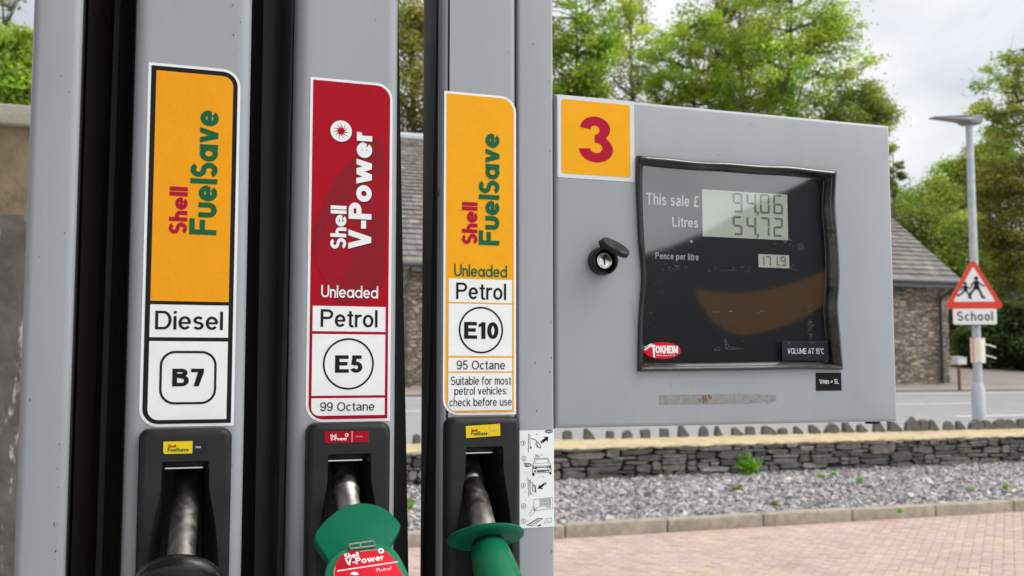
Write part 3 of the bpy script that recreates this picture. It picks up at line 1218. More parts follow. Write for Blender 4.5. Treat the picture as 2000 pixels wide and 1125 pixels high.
def seg7(b, ch, x0, z0, w, h, t, d, m):
    on = {'0': 'abcdef', '1': 'bc', '2': 'abged', '3': 'abgcd', '4': 'fgbc', '5': 'afgcd', '6': 'afgcde', '7': 'abc', '9': 'abgfcd'}[ch]
    g = t * .14
    H = h / 2

    def hseg(z, trim):
        b.poly([(x0 + t * .55 + g, z + t / 2), (x0 + w - t * .55 - g, z + t / 2), (x0 + w - t - g, z - t / 2), (x0 + t + g, z - t / 2)] if trim > 0 else
               [(x0 + t + g, z + t / 2), (x0 + w - t - g, z + t / 2), (x0 + w - t * .55 - g, z - t / 2), (x0 + t * .55 + g, z - t / 2)], d, m)

    def vseg(x, za, zb2, inner):
        b.poly([(x, za + g), (x + t, za + g + t * .4), (x + t, zb2 - g - t * .4), (x, zb2 - g)] if inner > 0 else [(x, za + g + t * .4), (x + t, za + g), (x + t, zb2 - g), (x, zb2 - g - t * .4)], d, m)
    if 'a' in on:
        hseg(z0 + h - t / 2, 1)
    if 'd' in on:
        hseg(z0 + t / 2, -1)
    if 'g' in on:
        b.poly([(x0 + t * .6 + g, z0 + H), (x0 + t + g, z0 + H + t / 2), (x0 + w - t - g, z0 + H + t / 2), (x0 + w - t * .6 - g, z0 + H), (x0 + w - t - g, z0 + H - t / 2), (x0 + t + g, z0 + H - t / 2)], d, m)
    if 'f' in on:
        vseg(x0, z0 + H, z0 + h, 1)
    if 'e' in on:
        vseg(x0, z0, z0 + H, 1)
    if 'b' in on:
        vseg(x0 + w - t, z0 + H, z0 + h, -1)
    if 'c' in on:
        vseg(x0 + w - t, z0, z0 + H, -1)


b = MB()
b.map = lambda u, v, d: (u, DEPTH - d, v)
q = wbox(1371.5, 375, 1538, 465.5)
b.poly(rrect(*q), .0004, 0)
for row, (string, y0, y1) in enumerate((('9406', 379.5, 422), ('5472', 424.5, 466))):
    xs = (1431, 1458, 1484, 1510)
    for i, ch in enumerate(string):
        yo = (i - 1.5) * 1.1
        r_ = wbox(xs[i], y0 + yo - .5, xs[i] + 18.5, y1 + yo - 5)
        seg7(b, ch, r_[0], r_[1], r_[2] - r_[0], r_[3] - r_[1], .0023, .0007, 1)
    c = wbox(1477, y1 - 9, 1482, y1 - 1)
    b.poly([(c[0] + .001, c[3]), (c[2], c[3]), (c[2], c[1] + .002), (c[0], c[1] - .001), (c[0] + .001, c[1] + .002)], .0007, 1)
b.build('sale_readout', [M['lcd'], M['lcd_digit']], win)
b = MB()
b.map = lambda u, v, d: (u, DEPTH - d, v)
q = wbox(1481, 497.5, 1541, 523)
b.poly(rrect(*q), .0004, 0)
for i, ch in enumerate('1719'):
    x = (1482, 1494.5, 1508, 1524)[i]
    r_ = wbox(x, 500 + i * .3, x + 10.5, 518.5 + i * .3)
    seg7(b, ch, r_[0], r_[1], r_[2] - r_[0], r_[3] - r_[1], .0014, .0007, 1)
c = wbox(1519.5, 515, 1522.5, 521.5)
b.poly([(c[0] + .0007, c[3]), (c[2], c[3]), (c[2], c[1] + .0016), (c[0], c[1])], .0007, 1)
b.build('price_readout', [M['lcd'], M['lcd_digit']], win)

# clear pane, gently bulged
b = MB()
cx_, cz_ = sum(g[0] for g in gI) / len(gI), sum(g[1] for g in gI) / len(gI)
NR = 14
vs, fs = [], []
n = len(gI)
for k in range(NR):
    t = 1 - k / NR
    for g in gI:
        x, z = cx_ + (g[0] - cx_) * t, cz_ + (g[1] - cz_) * t
        u, v = (x - cx_) / .12, (z - cz_) / .10
        bul = (1 - min(1, u * u)) * (1 - min(1, v * v))
        vs.append((x, .0050 - .0011 * v * u * u, z))
vs.append((cx_, .0050, cz_))
for k in range(NR - 1):
    for j in range(n):
        fs.append((k * n + j, (k + 1) * n + j, (k + 1) * n + (j + 1) % n, k * n + (j + 1) % n))
for j in range(n):
    fs.append(((NR - 1) * n + j, NR * n, (NR - 1) * n + (j + 1) % n))
b.add(vs, fs, 0, True)
# scratches on the pane
b.map = lambda u, v, d: (u, .0049 - d, v)
rs = random.Random(11)


def scr(x0, y0, x1, y1, n, amp, w=.00022):
    for _ in range(n):
        sx, sy = rs.uniform(x0, x1), rs.uniform(y0, y1)
        P = [(sx, sy)]
        for _ in range(3):
            P.append((P[-1][0] + rs.uniform(-amp, amp), P[-1][1] + rs.uniform(-amp, amp) * .6))
        b.strip([A(*p) for p in P], w, rs.uniform(0, .0001), 1)


scr(1520, 462, 1552, 480, 14, 5)
scr(1300, 515, 1345, 528, 16, 3)
scr(1390, 520, 1480, 530, 18, 3)
scr(1545, 515, 1560, 527, 8, 3)
scr(1583, 590, 1592, 660, 34, 3)
scr(1262, 540, 1300, 640, 8, 2)
scr(1270, 345, 1600, 700, 20, 1.5)
for (p, q) in (((1264, 438), (1302, 428)), ((1268, 455), (1330, 436)), ((1264, 470), (1300, 458)), ((1268, 484), (1330, 470)), ((1262, 500), (1316, 484))):
    b.strip([A(*p), A(*q)], .00018, .0001, 1)
b.strip([A(1421, 662), A(1428, 677), A(1455, 681), A(1430, 682), A(1423, 680), A(1420, 664)], .0004, .0001, 1)
b.strip([A(1400, 683), A(1408, 677), A(1411, 684), A(1399, 684)], .0003, .0001, 1)
b.strip([A(1397, 609), A(1409, 609)], .0003, .0001, 1)
b.strip([A(1428, 608), A(1436, 607)], .0007, .0001, 1)
b.strip([A(1484, 610), A(1495, 607)], .0003, .0001, 1)

b.build('pane', [M['pane'], mat('scratch_grey', (.16, .16, .16), .6)], win, 60)
b = MB()                                   # gasket bead
prof = [(0, .0002), (.0, -.0035), (.12, -.0056), (.3, -.0062), (.45, -.0050), (.52, -.0035), (.60, -.0034), (.68, -.0020), (.85, .0), (1.0, .004), (1.0, .0102)]
vs, fs = [], []
m_ = len(prof)
for a, c in zip(gO, gI):
    for t, y in prof:
        vs.append((a[0] + (c[0] - a[0]) * t, y, a[1] + (c[1] - a[1]) * t))
for j in range(n):
    k = (j + 1) % n
    for i in range(m_ - 1):
        fs.append((j * m_ + i, j * m_ + i + 1, k * m_ + i + 1, k * m_ + i))
b.add(vs, fs, 0, True)
b.build('gasket', M['gasket'], win, 45)

b = MB()                                   # maker's oval badge
b.map = lambda u, v, d: (u, .0050 - d, v)
c = pbox(1261, 668, 1334, 701)
ex, ez, erx, erz = (c[0] + c[2]) / 2, (c[1] + c[3]) / 2, (c[2] - c[0]) / 2, (c[3] - c[1]) / 2
b.poly(E(ex, ez, erx, erz, 0, 352, 44), .0004, 0)
b.strip(E(ex, ez, erx * .97, erz * .95, 125, 168, 10), .0012, .0006, 1)
b.poly([A(1263, 676), A(1267, 675), A(1280, 673), (A(1284, 674)), A(1283, 677), A(1272, 678), A(1265, 684), A(1262, 683)], .0006, 1)
b.poly([A(1278, 676), A(1282.5, 676), A(1283, 699), A(1279.5, 697)], .0007, 1)
b.text('OKHEIM', pbox(1284, 675, 1328, 690), .0006, 1, w=.24, track=-.04)
b.text('QUALITY', pbox(1286, 692.5, 1322, 695.5), .0006, 1, w=.16, track=.15)
b.build('maker_badge', [M['v_brightred'], M['v_white']], win)
b = MB()
b.map = lambda u, v, d: (u, .0042 - d, v)
q = pbox(1532, 666.5, 1621, 704)
b.poly(rrect(*q), .0004, 0)
b.strip([(q[0], q[3]), (q[2], q[3])], .0005, .0005, 2)
b.strip([(q[0], q[1]), (q[0], q[3])], .0005, .0005, 2)
b.text('VOLUME AT 15°C', pbox(1542, 680, 1613, 691), .0006, 1, w=.12)
for sx in (1546, 1568, 1592):
    b.poly([A(sx + R.uniform(-5, 5), 671 + R.uniform(-3, 3)) for _ in range(5)], .0006, 3)
b.build('volume_label', [M['v_navy'], M['v_silver'], M['sensor'], mat('ochre_mark', (.14, .08, .02), .6)], win)
# lock with its weather cover swung open
lk = empty('lock', (.4536, 0, Z0 + .1136))
lk.parent = pump
lk.matrix_parent_inverse = Matrix.Translation(-pump.location)
lx, lz = .4545, Z0 + .1118
b = MB()


def lathe(b, cx, cz, prof, n=32, mat=0):
    vs = [(cx + r * math.cos(2 * math.pi * k / n), y, cz + r * math.sin(2 * math.pi * k / n)) for r, y in prof for k in range(n)]
    fs = [(i * n + k, i * n + (k + 1) % n, (i + 1) * n + (k + 1) % n, (i + 1) * n + k) for i in range(len(prof) - 1) for k in range(n)]
    b.add(vs, fs, mat, True)


lathe(b, lx, lz, [(.0152, .001), (.0152, -.009), (.0148, -.0115), (.0136, -.0128), (.0122, -.0122), (.0114, -.010), (.0108, -.002)])
b.build('lock_ring', M['rubber'], lk, 50)
b = MB()
lathe(b, lx, lz, [(.0090, -.001), (.0090, -.0085), (.0084, -.0095), (.0078, -.0095), (.0074, -.0086), (.0066, -.0086), (.0062, -.0092), (.0003, -.0092)])
b.map = lambda u, v, d: (u, -.0094 - d, v)
b.poly(rrect(lx - .0009, lz - .0046, lx + .0009, lz + .0044, .0008, .0008, .0008, .0008), .0, 1)
b.build('lock_barrel', [M['chrome'], M['black_void']], lk, 40)
b = MB()
lathe(b, lx, lz, [(.0107, -.0015), (.0091, -.0015)])
b.build('lock_seat', M['black_void'], lk)
b = MB()                                   # the cover: an oval cap tipped out from the top of the ring
cv = Vector((lx + .0074, -.0205, lz + .0136))
ux = Vector((.86, -.22, -.46)).normalized()
nv = Vector((.22, -.62, .75)).normalized()
nv = (nv - ux * nv.dot(ux)).normalized()
vx = nv.cross(ux)
n = 36
lp = []
for (sc, hgt) in ((.88, -.0035), (1.0, -.0035), (1.02, -.001), (1.0, .0008), (.93, .0018), (.5, .0022)):
    ring = []
    for k in range(n):
        t = 2 * math.pi * k / n
        ex_ = .0162 * (abs(math.cos(t)) ** .9) * (1 if math.cos(t) > 0 else -1)
        ey_ = .0112 * (abs(math.sin(t)) ** .85) * (1 if math.sin(t) > 0 else -1)
        ring.append(cv + ux * ex_ * sc + vx * ey_ * sc + nv * hgt)
    lp.append(ring)
vs = [p for ring in lp for p in ring]
fs = [(i * n + k, i * n + (k + 1) % n, (i + 1) * n + (k + 1) % n, (i + 1) * n + k) for i in range(len(lp) - 1) for k in range(n)]
fs.append(tuple(range((len(lp) - 1) * n, len(lp) * n)))
fs.append(tuple(range(n))[::-1])
b.add(vs, fs, 0, True)
for k in range(7):                        # grip ribs
    p = cv + ux * (.0005 + k * .0020) + vx * (-.0085 + .00022 * k * k) + nv * .0022
    b.tube([p - vx * .001, p + vx * .0012], .0005, 6)
hp = Vector((lx - .0030, -.012, lz + .0138))
b.tube([hp, cv - ux * .0155 - nv * .002], [.0030, .0034], 12)
b.build('lock_cover', M['boot_plastic'], lk, 45)

# ---- instruction sticker on the right-hand post
b = MB()
IX0, IX1, IZ0, IZ1 = .3628, .4002, Z0 - .1620, Z0 - .0640
b.poly(rrect(IX0, IZ0, IX1, IZ1), .0004, 0)


def I(zx, zy):
    """drawing coordinates measured on the sticker"""
    u = (zx - 80) / 352
    v = (zy - 55) / 1005
    return (IX0 + u * (IX1 - IX0), IZ1 - v * (IZ1 - IZ0))


def idraw(pts, w=3.0, d=.0006, closed=False, m=1):
    b.strip([I(*p) for p in pts], w / 352 * (IX1 - IX0), d, m, closed)


def ifill(pts, d=.0006, m=1):
    b.poly([I(*p) for p in pts], d, m)


for num, (cx, cy) in zip('12345', ((115, 185), (122, 345), (118, 622), (120, 832), (115, 987))):
    idraw(E(cx, cy, 22, 24, 0, 345, 24), 3.2, closed=True)
    p, q = I(cx - 7, cy + 14), I(cx + 7, cy - 14)
    b.text(num, (p[0], p[1], q[0], q[1]), .0006, 1, w=.15)
ifill([(338, 70), (350, 57), (380, 52), (410, 57), (424, 70), (410, 84), (380, 90), (350, 84)])
for k in range(6):
    ifill([(356 + k * 9, 63), (361 + k * 9, 63), (361 + k * 9, 78), (356 + k * 9, 78)], .0008, 0)
ifill([(292, 168), (300, 163), (316, 190), (306, 196)])
ifill([(306, 160), (340, 140), (322, 128), (376, 124), (366, 182), (352, 162), (318, 190)])
idraw([(172, 90), (168, 285)], 5)
idraw([(185, 95), (188, 240)], 3)
idraw([(166, 100), (190, 100)], 3)
idraw([(180, 240), (200, 240), (196, 225), (186, 240)], 6)
idraw([(190, 140), (230, 150), (258, 172)], 6)
idraw([(252, 170), (244, 205), (262, 228), (290, 240), (298, 232), (270, 180), (252, 170)], 5)
idraw([(262, 185), (256, 210), (272, 232)], 6, d=.00065)
idraw([(286, 205), (298, 245)], 4)
idraw([(248, 92), (258, 96), (252, 108)], 5)
# car from the front
idraw([(235, 348), (368, 348), (390, 400), (398, 428), (404, 470), (400, 498), (214, 498), (206, 470), (212, 430), (222, 400)], 4.5, closed=True)
idraw([(246, 360), (362, 360), (380, 398), (234, 400)], 2.5, closed=True)
idraw([(214, 428), (398, 426)], 3)
ifill([(216, 434), (256, 434), (256, 456), (218, 458)])
ifill([(356, 432), (396, 430), (396, 452), (356, 454)])
ifill([(226, 438), (236, 438), (236, 450), (226, 450)], .0008, 0)
ifill([(366, 436), (376, 436), (376, 448), (366, 448)], .0008, 0)
ifill([(258, 438), (354, 436), (354, 444), (258, 446)])
idraw([(216, 470), (402, 468)], 3)
ifill([(258, 474), (356, 473), (356, 487), (258, 488)])
ifill([(226, 476), (246, 476), (246, 488), (226, 488)])
ifill([(362, 474), (386, 474), (386, 486), (362, 486)])
ifill([(206, 500), (228, 500), (230, 528), (210, 528)])
ifill([(382, 498), (404, 496), (404, 518), (386, 520)])
idraw([(118, 392), (150, 396), (180, 398), (196, 412), (180, 428), (140, 428), (130, 410), (150, 396)], 6)
idraw([(140, 400), (150, 425), (165, 402), (175, 425)], 5, d=.00065)
idraw([(192, 408), (212, 428)], 4)
# nozzle going back
ifill([(262, 660), (282, 622), (290, 632), (326, 606), (338, 622), (306, 650), (318, 668)])
ifill([(332, 602), (340, 594), (354, 616), (346, 626)])
idraw([(175, 560), (172, 735)], 5)
idraw([(186, 575), (190, 700)], 3)
idraw([(166, 572), (192, 572)], 3)
idraw([(190, 580), (215, 612), (240, 630), (246, 700)], 5)
idraw([(205, 640), (212, 680), (240, 690), (236, 650), (215, 620), (205, 640)], 5, d=.00065)
idraw([(196, 700), (186, 712), (206, 715)], 6)
# keypad
idraw([(222, 770), (418, 756), (420, 872), (224, 888)], 3, closed=True)
idraw([(282, 776), (394, 768), (398, 836), (284, 846)], 3, closed=True)
for k in range(6):
    for j in range(2):
        x = 294 + k * 17.5
        y = 782 + j * 30 - k * 1.2
        ifill([(x, y), (x + 11, y - 1), (x + 11, y + 23), (x, y + 24)])
        ifill([(x + 3, y + 4), (x + 8, y + 3), (x + 8, y + 19), (x + 3, y + 20)], .0008, 0)
idraw([(356, 852), (394, 848), (394, 858), (356, 862)], 3, closed=True)
idraw([(170, 925), (200, 880), (226, 862), (232, 880), (270, 842), (244, 880), (210, 920), (176, 945)], 3)
idraw([(206, 850), (230, 856), (240, 872)], 3)
# receipt and card
idraw([(150, 1030), (268, 965), (314, 970), (208, 1042), (150, 1030)], 4)
idraw([(170, 1026), (280, 968)], 5)
idraw([(190, 1034), (300, 972)], 4)
ifill([(258, 1036), (296, 1028), (296, 1044), (262, 1048)])
idraw([(340, 976), (408, 970), (402, 1014), (332, 1020)], 3, closed=True)
idraw([(346, 1004), (366, 998), (380, 1004), (390, 1000)], 3)
for k in range(46):
    x, y = rs.gauss(158, 14), rs.uniform(470, 1040)
    idraw([(x, y), (x + rs.uniform(-10, 10), y + rs.uniform(-14, 14)), (x + rs.uniform(-12, 12), y + rs.uniform(-14, 14))], 2.2, .0007 + k * 2e-6, m=2)
for k in range(14):
    x, y = rs.gauss(268, 20), rs.choice([rs.gauss(320, 14), rs.gauss(535, 8)])
    ifill([(x + rs.uniform(-12, 12), y + rs.uniform(-14, 14)) for _ in range(5)], .00052 + k * 2e-6, 3)
o = b.build('instruction_label', [M['v_white'], M['v_black'], M['v_greyink'], M['v_stain']], pump)

# ------------------------------------------------------------------ nozzles
FUEL = 'fuel nozzles hung in their boots'
CAMV = Vector((0, -1, CAM_Z))


def lathe_axis(b, p0, p1, prof, n=40, mat=0):
    """rings (distance along the axis from p0, radius)"""
    ax = (p1 - p0).normalized()
    a = Vector((1, 0, 0))
    a = (a - ax * a.dot(ax)).normalized()
    c = ax.cross(a)
    vs = [p0 + ax * t + (a * math.cos(2 * math.pi * k / n) + c * math.sin(2 * math.pi * k / n)) * r for t, r in prof for k in range(n)]
    fs = [(i * n + k, i * n + (k + 1) % n, (i + 1) * n + (k + 1) % n, (i + 1) * n + k) for i in range(len(prof) - 1) for k in range(n)]
    fs.append(tuple(range(n))[::-1])
    fs.append(tuple(range((len(prof) - 1) * n, len(prof) * n)))
    b.add(vs, fs, mat, True)


# black diesel nozzle
p0, p1 = pt(368, 905, 1.055), pt(350, 1135, .925)
ax = (p1 - p0).normalized()
nz1 = empty('fuel_nozzle', p1, 'black diesel nozzle with a thick bare metal spout, hung under the Diesel B7 label', 'fuel nozzle', FUEL)
b = MB()
L1 = (p1 - p0).length
pts = [p0 + ax * (L1 * k / 10) for k in range(12)]
b.tube(pts, [.0108, .0112] + [.0117] * 10, 32)
b.build('spout', M['steel'], nz1)
b = MB()
lathe_axis(b, p1 - ax * .001, p1 + ax, [(.0, .0125), (.001, .020), (.004, .030), (.009, .0375), (.014, .0398), (.019, .0392), (.024, .035), (.028, .024), (.030, .020)])
b.build('splash_guard', M['rubber'], nz1, 60)
b = MB()
lathe_axis(b, p1 + ax * .029, p1 + ax, [(0, .019), (.02, .021), (.07, .024), (.12, .022), (.16, .018)])
q = p1 + ax * .185
b.tube([q - ax * .03, q, q + Vector((0, -.02, -.06)), q + Vector((0, -.03, -.16))], [.018, .018, .017, .016], 20)
b.build('nozzle_body', M['boot_plastic'], nz1, 60)
b = MB()
b.tube([p1 + ax * .06 + Vector((0, -.02, -.02)), p1 + ax * .09 + Vector((0, -.045, -.045)), p1 + ax * .17 + Vector((0, -.04, -.05))], .004, 10)
b.build('trigger', M['steel_dark'], nz1)

# green nozzle with the red cover plate
p0, p1 = pt(662, 892, 1.05), pt(684, 1000, .965)
ax = (p1 - p0).normalized()
L1 = (p1 - p0).length
nz2 = empty('fuel_nozzle', p1, 'green nozzle with a fan-shaped splash guard and a red plate under clear plastic', 'fuel nozzle', FUEL)
b = MB()
lathe_axis(b, p0, p1, [(0, .0092), (L1 * .42, .0092), (L1 * .43, .0115), (L1 * .48, .0124), (L1 * .64, .0126), (L1 * .66, .0131), (L1 * .69, .0126), (L1 * .71, .0108), (L1 * 1.4, .0106)], 32)
b.build('spout', M['steel'], nz2, 50)
b = MB()
lathe_axis(b, p0 + ax * .0002, p1, [(0, .0094), (L1 * .40, .0094)], 32)
b.build('spout_sleeve', M['steel_dark'], nz2, 50)


def on_plane(px, py):
    return pt(px, py, .905 - (py - 980) * .00050)


def plate(b, outline, lift0, lift1, mat=0, bevel=.0012):
    """solid plate following an outline, between two heights along the plate's normal"""
    P = [on_plane(*p) for p in outline]
    n = len(P)
    nrm = (on_plane(760, 1100) - on_plane(660, 1100)).cross(on_plane(700, 1000) - on_plane(700, 1100)).normalized()
    if nrm.dot(CAMV - P[0]) < 0:
        nrm = -nrm
    c = sum(P, Vector()) / n
    rings = []
    H = lift1 - lift0
    for ins, h in ((bevel, 0), (0, bevel), (0, H - bevel), (bevel * .35, H - bevel * .35), (bevel, H)):
        rings.append([p + (c - p).normalized() * ins + nrm * (lift0 + h) for p in P])
    vs = [p for r_ in rings for p in r_]
    fs = [(i * n + k, i * n + (k + 1) % n, (i + 1) * n + (k + 1) % n, (i + 1) * n + k) for i in range(len(rings) - 1) for k in range(n)]
    fs.append(tuple(range((len(rings) - 1) * n, len(rings) * n)))
    fs.append(tuple(range(n))[::-1])
    b.add(vs, fs, mat, True)
    return nrm


def smooth_px(P, n=5, closed=True):
    out = []
    N = len(P)
    for i in range(N):
        p0_, p1_, p2_, p3_ = P[(i - 1) % N], P[i], P[(i + 1) % N], P[(i + 2) % N]
        for k in range(n):
            t = k / n
            out.append(tuple(.5 * ((2 * p1_[c]) + (-p0_[c] + p2_[c]) * t + (2 * p0_[c] - 5 * p1_[c] + 4 * p2_[c] - p3_[c]) * t * t + (-p0_[c] + 3 * p1_[c] - 3 * p2_[c] + p3_[c]) * t ** 3) for c in (0, 1)))
    return out


fan = smooth_px([(616, 1040), (622, 1026), (638, 1007), (662, 988), (690, 977), (712, 974.5), (738, 979), (760, 990), (775, 1004), (783, 1014), (784, 1021), (776, 1038), (766, 1055), (762, 1066), (730, 1082), (690, 1098), (650, 1104), (646, 1092), (632, 1070), (619, 1051)])
b = MB()
plate(b, fan, -.012, -.004, 0, .0016)
b.build('splash_guard', M['green_guard'], nz2, 50)
body = smooth_px([(634, 1130), (637, 1108), (645, 1092), (660, 1078), (680, 1069), (704, 1064), (730, 1060.5), (752, 1062), (768, 1070), (780, 1084), (792, 1106), (804, 1132), (826, 1190), (816, 1240), (760, 1262), (690, 1266), (650, 1240), (638, 1190)])
b = MB()
plate(b, body, -.034, .0, 0, .0016)
b.build('nozzle_body', M['green_plastic'], nz2, 50)
lab = smooth_px([(652, 1130), (653, 1113), (659, 1100), (671, 1089.5), (690, 1082.5), (716, 1078), (741, 1076.5), (755, 1081), (766, 1091), (777, 1109), (790, 1134), (806, 1180), (790, 1215), (740, 1225), (690, 1225), (660, 1200)])
b = MB()
plate(b, lab, .0002, .0016, 0, .0004)
nrm = (on_plane(760, 1100) - on_plane(660, 1100)).cross(on_plane(700, 1000) - on_plane(700, 1100)).normalized()
if nrm.dot(CAMV - on_plane(700, 1100)) < 0:
    nrm = -nrm
# printing on the plate: baseline rises to the right by about eight degrees
O_ = on_plane(652, 1121)
eu = (on_plane(652 + 100, 1121 - 15.2) - O_) / 101.1
ev = (on_plane(652 - 15.2 * .9, 1121 - 100) - O_) / 101.1
b.map = lambda u, v, d: tuple(O_ + eu * u + ev * v + nrm * (.0017 + d))
b.poly([(3, 2), (28, 2), (56, 32), (40, 36), (18, 30), (5, 16)], .0001, 2)
b.text('Shell', (23.5, 21.0, 52, 31.5), .0003, 1, w=.165, st='f')
b.text('V-Power', (24.5, 8.5, 100, 20.5), .0003, 1, w=.18, st='f')
b.strip([(6, 1.3), (127, 1.3)], 1.7, .0003, 1)
b.text('Petrol', (81.5, -15.5, 111, -5.5), .0003, 1, w=.12, st='f')
b.strip(E(97.5, 27, 4.3, 4.0, 0, 345, 22), 3.0, .0003, 1, True)
b.poly(E(37, -13.5, 9.5, 8.2, 0, 345, 26), .0003, 1)
b.build('cover_label', [M['v_brightred'], M['v_white'], M['v_red']], nz2, 50)
# clear hinge and rim of the cover
M['clear_plastic'] = mat('clear_plastic', (.16, .22, .15), .10, spec=.9)
b = MB()
for p, q in (((680, 1068), (728, 1061)), ((684, 1076), (731, 1070)), ((680, 1067), (685, 1078)), ((727, 1060), (732, 1071)), ((702, 1064), (703, 1075))):
    b.tube([on_plane(*p) + nrm * .0022, on_plane(*q) + nrm * .0022], .0010, 8)
rim = [on_plane(*p) + nrm * .0010 for p in lab]
b.tube(rim + [rim[0]], .0009, 8, cap=False)
b.build('cover_hinge', M['clear_plastic'], nz2)

# green nozzle with the round guard
p0, p1, p2 = pt(906, 880, 1.055), pt(949, 1050, .955), pt(972, 1130, .910)
ax = (p1 - p0).normalized()
L1 = (p1 - p0).length
nz3 = empty('fuel_nozzle', p1, 'green nozzle with a round saucer splash guard, hung under the Petrol E10 label', 'fuel nozzle', FUEL)
b = MB()
lathe_axis(b, p0, p1, [(0, .0090), (L1 * .19, .0092), (L1 * .20, .0114), (L1 * .23, .0124), (L1 * .36, .0126), (L1 * .375, .0130), (L1 * .395, .0126), (L1 * .41, .0110), (L1 * .54, .0111), (L1 * .55, .0120), (L1 * .56, .0125), (L1 * 1.03, .0125)], 36)
b.build('spout', M['steel'], nz3, 40)
b = MB()
lathe_axis(b, p0 + ax * .0002, p1, [(0, .0096), (L1 * .185, .0096)], 32)
b.build('spout_sleeve', M['steel_dark'], nz3, 50)
ax3 = (p2 - p1).normalized()
axg = Vector((-.02, -.44, -.90)).normalized()
b = MB()
lathe_axis(b, p1 - axg * .0065, p1 + axg, [(0, .0128), (.0005, .022), (.0018, .030), (.0035, .0355), (.0055, .0372), (.0078, .0365), (.0094, .033), (.0105, .020), (.015, .0150), (.0205, .0150)], 48)
b.build('splash_guard', M['green_guard'], nz3, 50)
b = MB()
q = p1 + ax3 * .010
lathe_axis(b, q, q + ax3, [(0, .0158), (.0035, .0166), (.006, .0158)], 36)
b.build('collar', M['rubber'], nz3, 50)
b = MB()
lathe_axis(b, q + ax3 * .006, q + ax3 * 2, [(0, .0145), (.001, .0168), (.004, .0182), (.03, .0208), (.08, .0245), (.13, .0235), (.16, .018)], 40)
e_ = q + ax3 * .17
b.tube([e_ - ax3 * .03, e_, e_ + Vector((0, -.02, -.06)), e_ + Vector((0, -.03, -.16))], [.018, .018, .017, .016], 20)
b.build('nozzle_body', M['green_plastic'], nz3, 60)

# ------------------------------------------------------------------ ground
def G(y):
    """ground height at world y"""
    yc = y + 1
    if yc < 12.2:
        return 0.0
    if yc < 34:
        return (yc - 12.2) * .0484
    if yc < 40:
        return 21.8 * .0484 + (yc - 34) * .10
    return 21.8 * .0484 + .6 + (yc - 40) * .16


def sheet(name, rows, x0, x1, m, lift, nx=2, kind='structure', label=None, cat=None):
    b = MB()
    n = nx + 1
    vs = [(x0 + (x1 - x0) * i / nx, y, G(y) + lift) for y in rows for i in range(n)]
    fs = [(j * n + i, j * n + i + 1, (j + 1) * n + i + 1, (j + 1) * n + i) for j in range(len(rows) - 1) for i in range(nx)]
    b.add(vs, fs, 0, True)
    return tag(b.build(name, m, None, 60), label, cat, None, kind)


M['earth'] = mat('earth', (.13, .11, .085), .95, col2=(.08, .10, .04), scale=.6, bump=.4, bscale=8)
sheet('ground', [-80, -20, 0, 5, 9, 11.2, 14, 20, 28, 33, 36, 39, 60, 100, 180], -160, 200, M['earth'], -.02, 8)
M['concrete_bed'] = mat('bounce_concrete', (.40, .39, .375), .95, col2=(.46, .45, .43), scale=3, bump=.2, bscale=120)  # unseen slab, its pale tone set to bounce light onto the pump
M['joint'] = mat('sand_joint', (.32, .255, .215), .95, col2=(.38, .31, .26), scale=6, bump=.2, bscale=300)
b = MB()
b.box(-14, 24, -30, 2.2, -.10, -.0)
b.box(-14, 24, 2.2, 6.93, -.10, -.006, 1)
tag(b.build('forecourt_base', [M['concrete_bed'], M['joint']]), None, None, None, 'structure')

# block paving, herringbone at 45 degrees
ang = math.radians(45)
bw = .072
V, Fc, Cl = [], [], []
ca, sa = math.cos(ang), math.sin(ang)
px0, px1, py0, py1 = -1.6, 10.2, 2.2, 6.98
rp = random.Random(5)
for i in range(-130, 220):
    for j in range(-160, 160):
        c = (i - j) % 4
        if c == 0:
            w_, h_ = 2, 1
        elif c == 3:
            w_, h_ = 1, 2
        else:
            continue
        x, y = i * bw, j * bw
        mx_, my_ = x + w_ * bw / 2, y + h_ * bw / 2
        X, Y = ca * mx_ - sa * my_, sa * mx_ + ca * my_ + 4
        if not (px0 < X < px1 and py0 < Y < py1):
            continue
        z = rp.uniform(-.0015, .0015)
        g, e = .0014, .003
        o = len(V)
        tl_ = (rp.uniform(-.001, .001), rp.uniform(-.001, .001))
        for (ins, zz) in ((g, -.006), (g + e, 0.0)):
            for (u, v) in ((x + ins, y + ins), (x + w_ * bw - ins, y + ins), (x + w_ * bw - ins, y + h_ * bw - ins), (x + ins, y + h_ * bw - ins)):
                V.append((ca * u - sa * v, sa * u + ca * v + 4, zz + z + (u - mx_) * tl_[0] * 8 + (v - my_) * tl_[1] * 8))
        for k in range(4):
            Fc.append((o + k, o + (k + 1) % 4, o + 4 + (k + 1) % 4, o + 4 + k))
        Fc.append((o + 4, o + 5, o + 6, o + 7))
        q = rp.random()
        t = rp.uniform(.90, 1.07)
        cc_ = (t, t * rp.uniform(.95, 1.03), t * rp.uniform(.92, 1.05), 1)
        Cl += [cc_] * 20


def cmesh(name, V, F, mats, loopcols=None, facecols=None, smooth=False, parent=None, midx=None):
    me = bpy.data.meshes.new(name)
    me.from_pydata(V, [], F) if not isinstance(V, np.ndarray) else None
    for m in (mats if isinstance(mats, list) else [mats]):
        me.materials.append(m)
    if loopcols is not None:
        at_ = me.color_attributes.new('tint', 'FLOAT_COLOR', 'CORNER')
        at_.data.foreach_set('color', np.array(loopcols, dtype=np.float32).ravel())
    if smooth:
        me.polygons.foreach_set('use_smooth', [True] * len(me.polygons))
    me.update()
    o = bpy.data.objects.new(name, me)
    COL.objects.link(o)
    if parent is not None:
        o.parent = parent
        o.matrix_parent_inverse = Matrix.Translation(-parent.location)
    return o


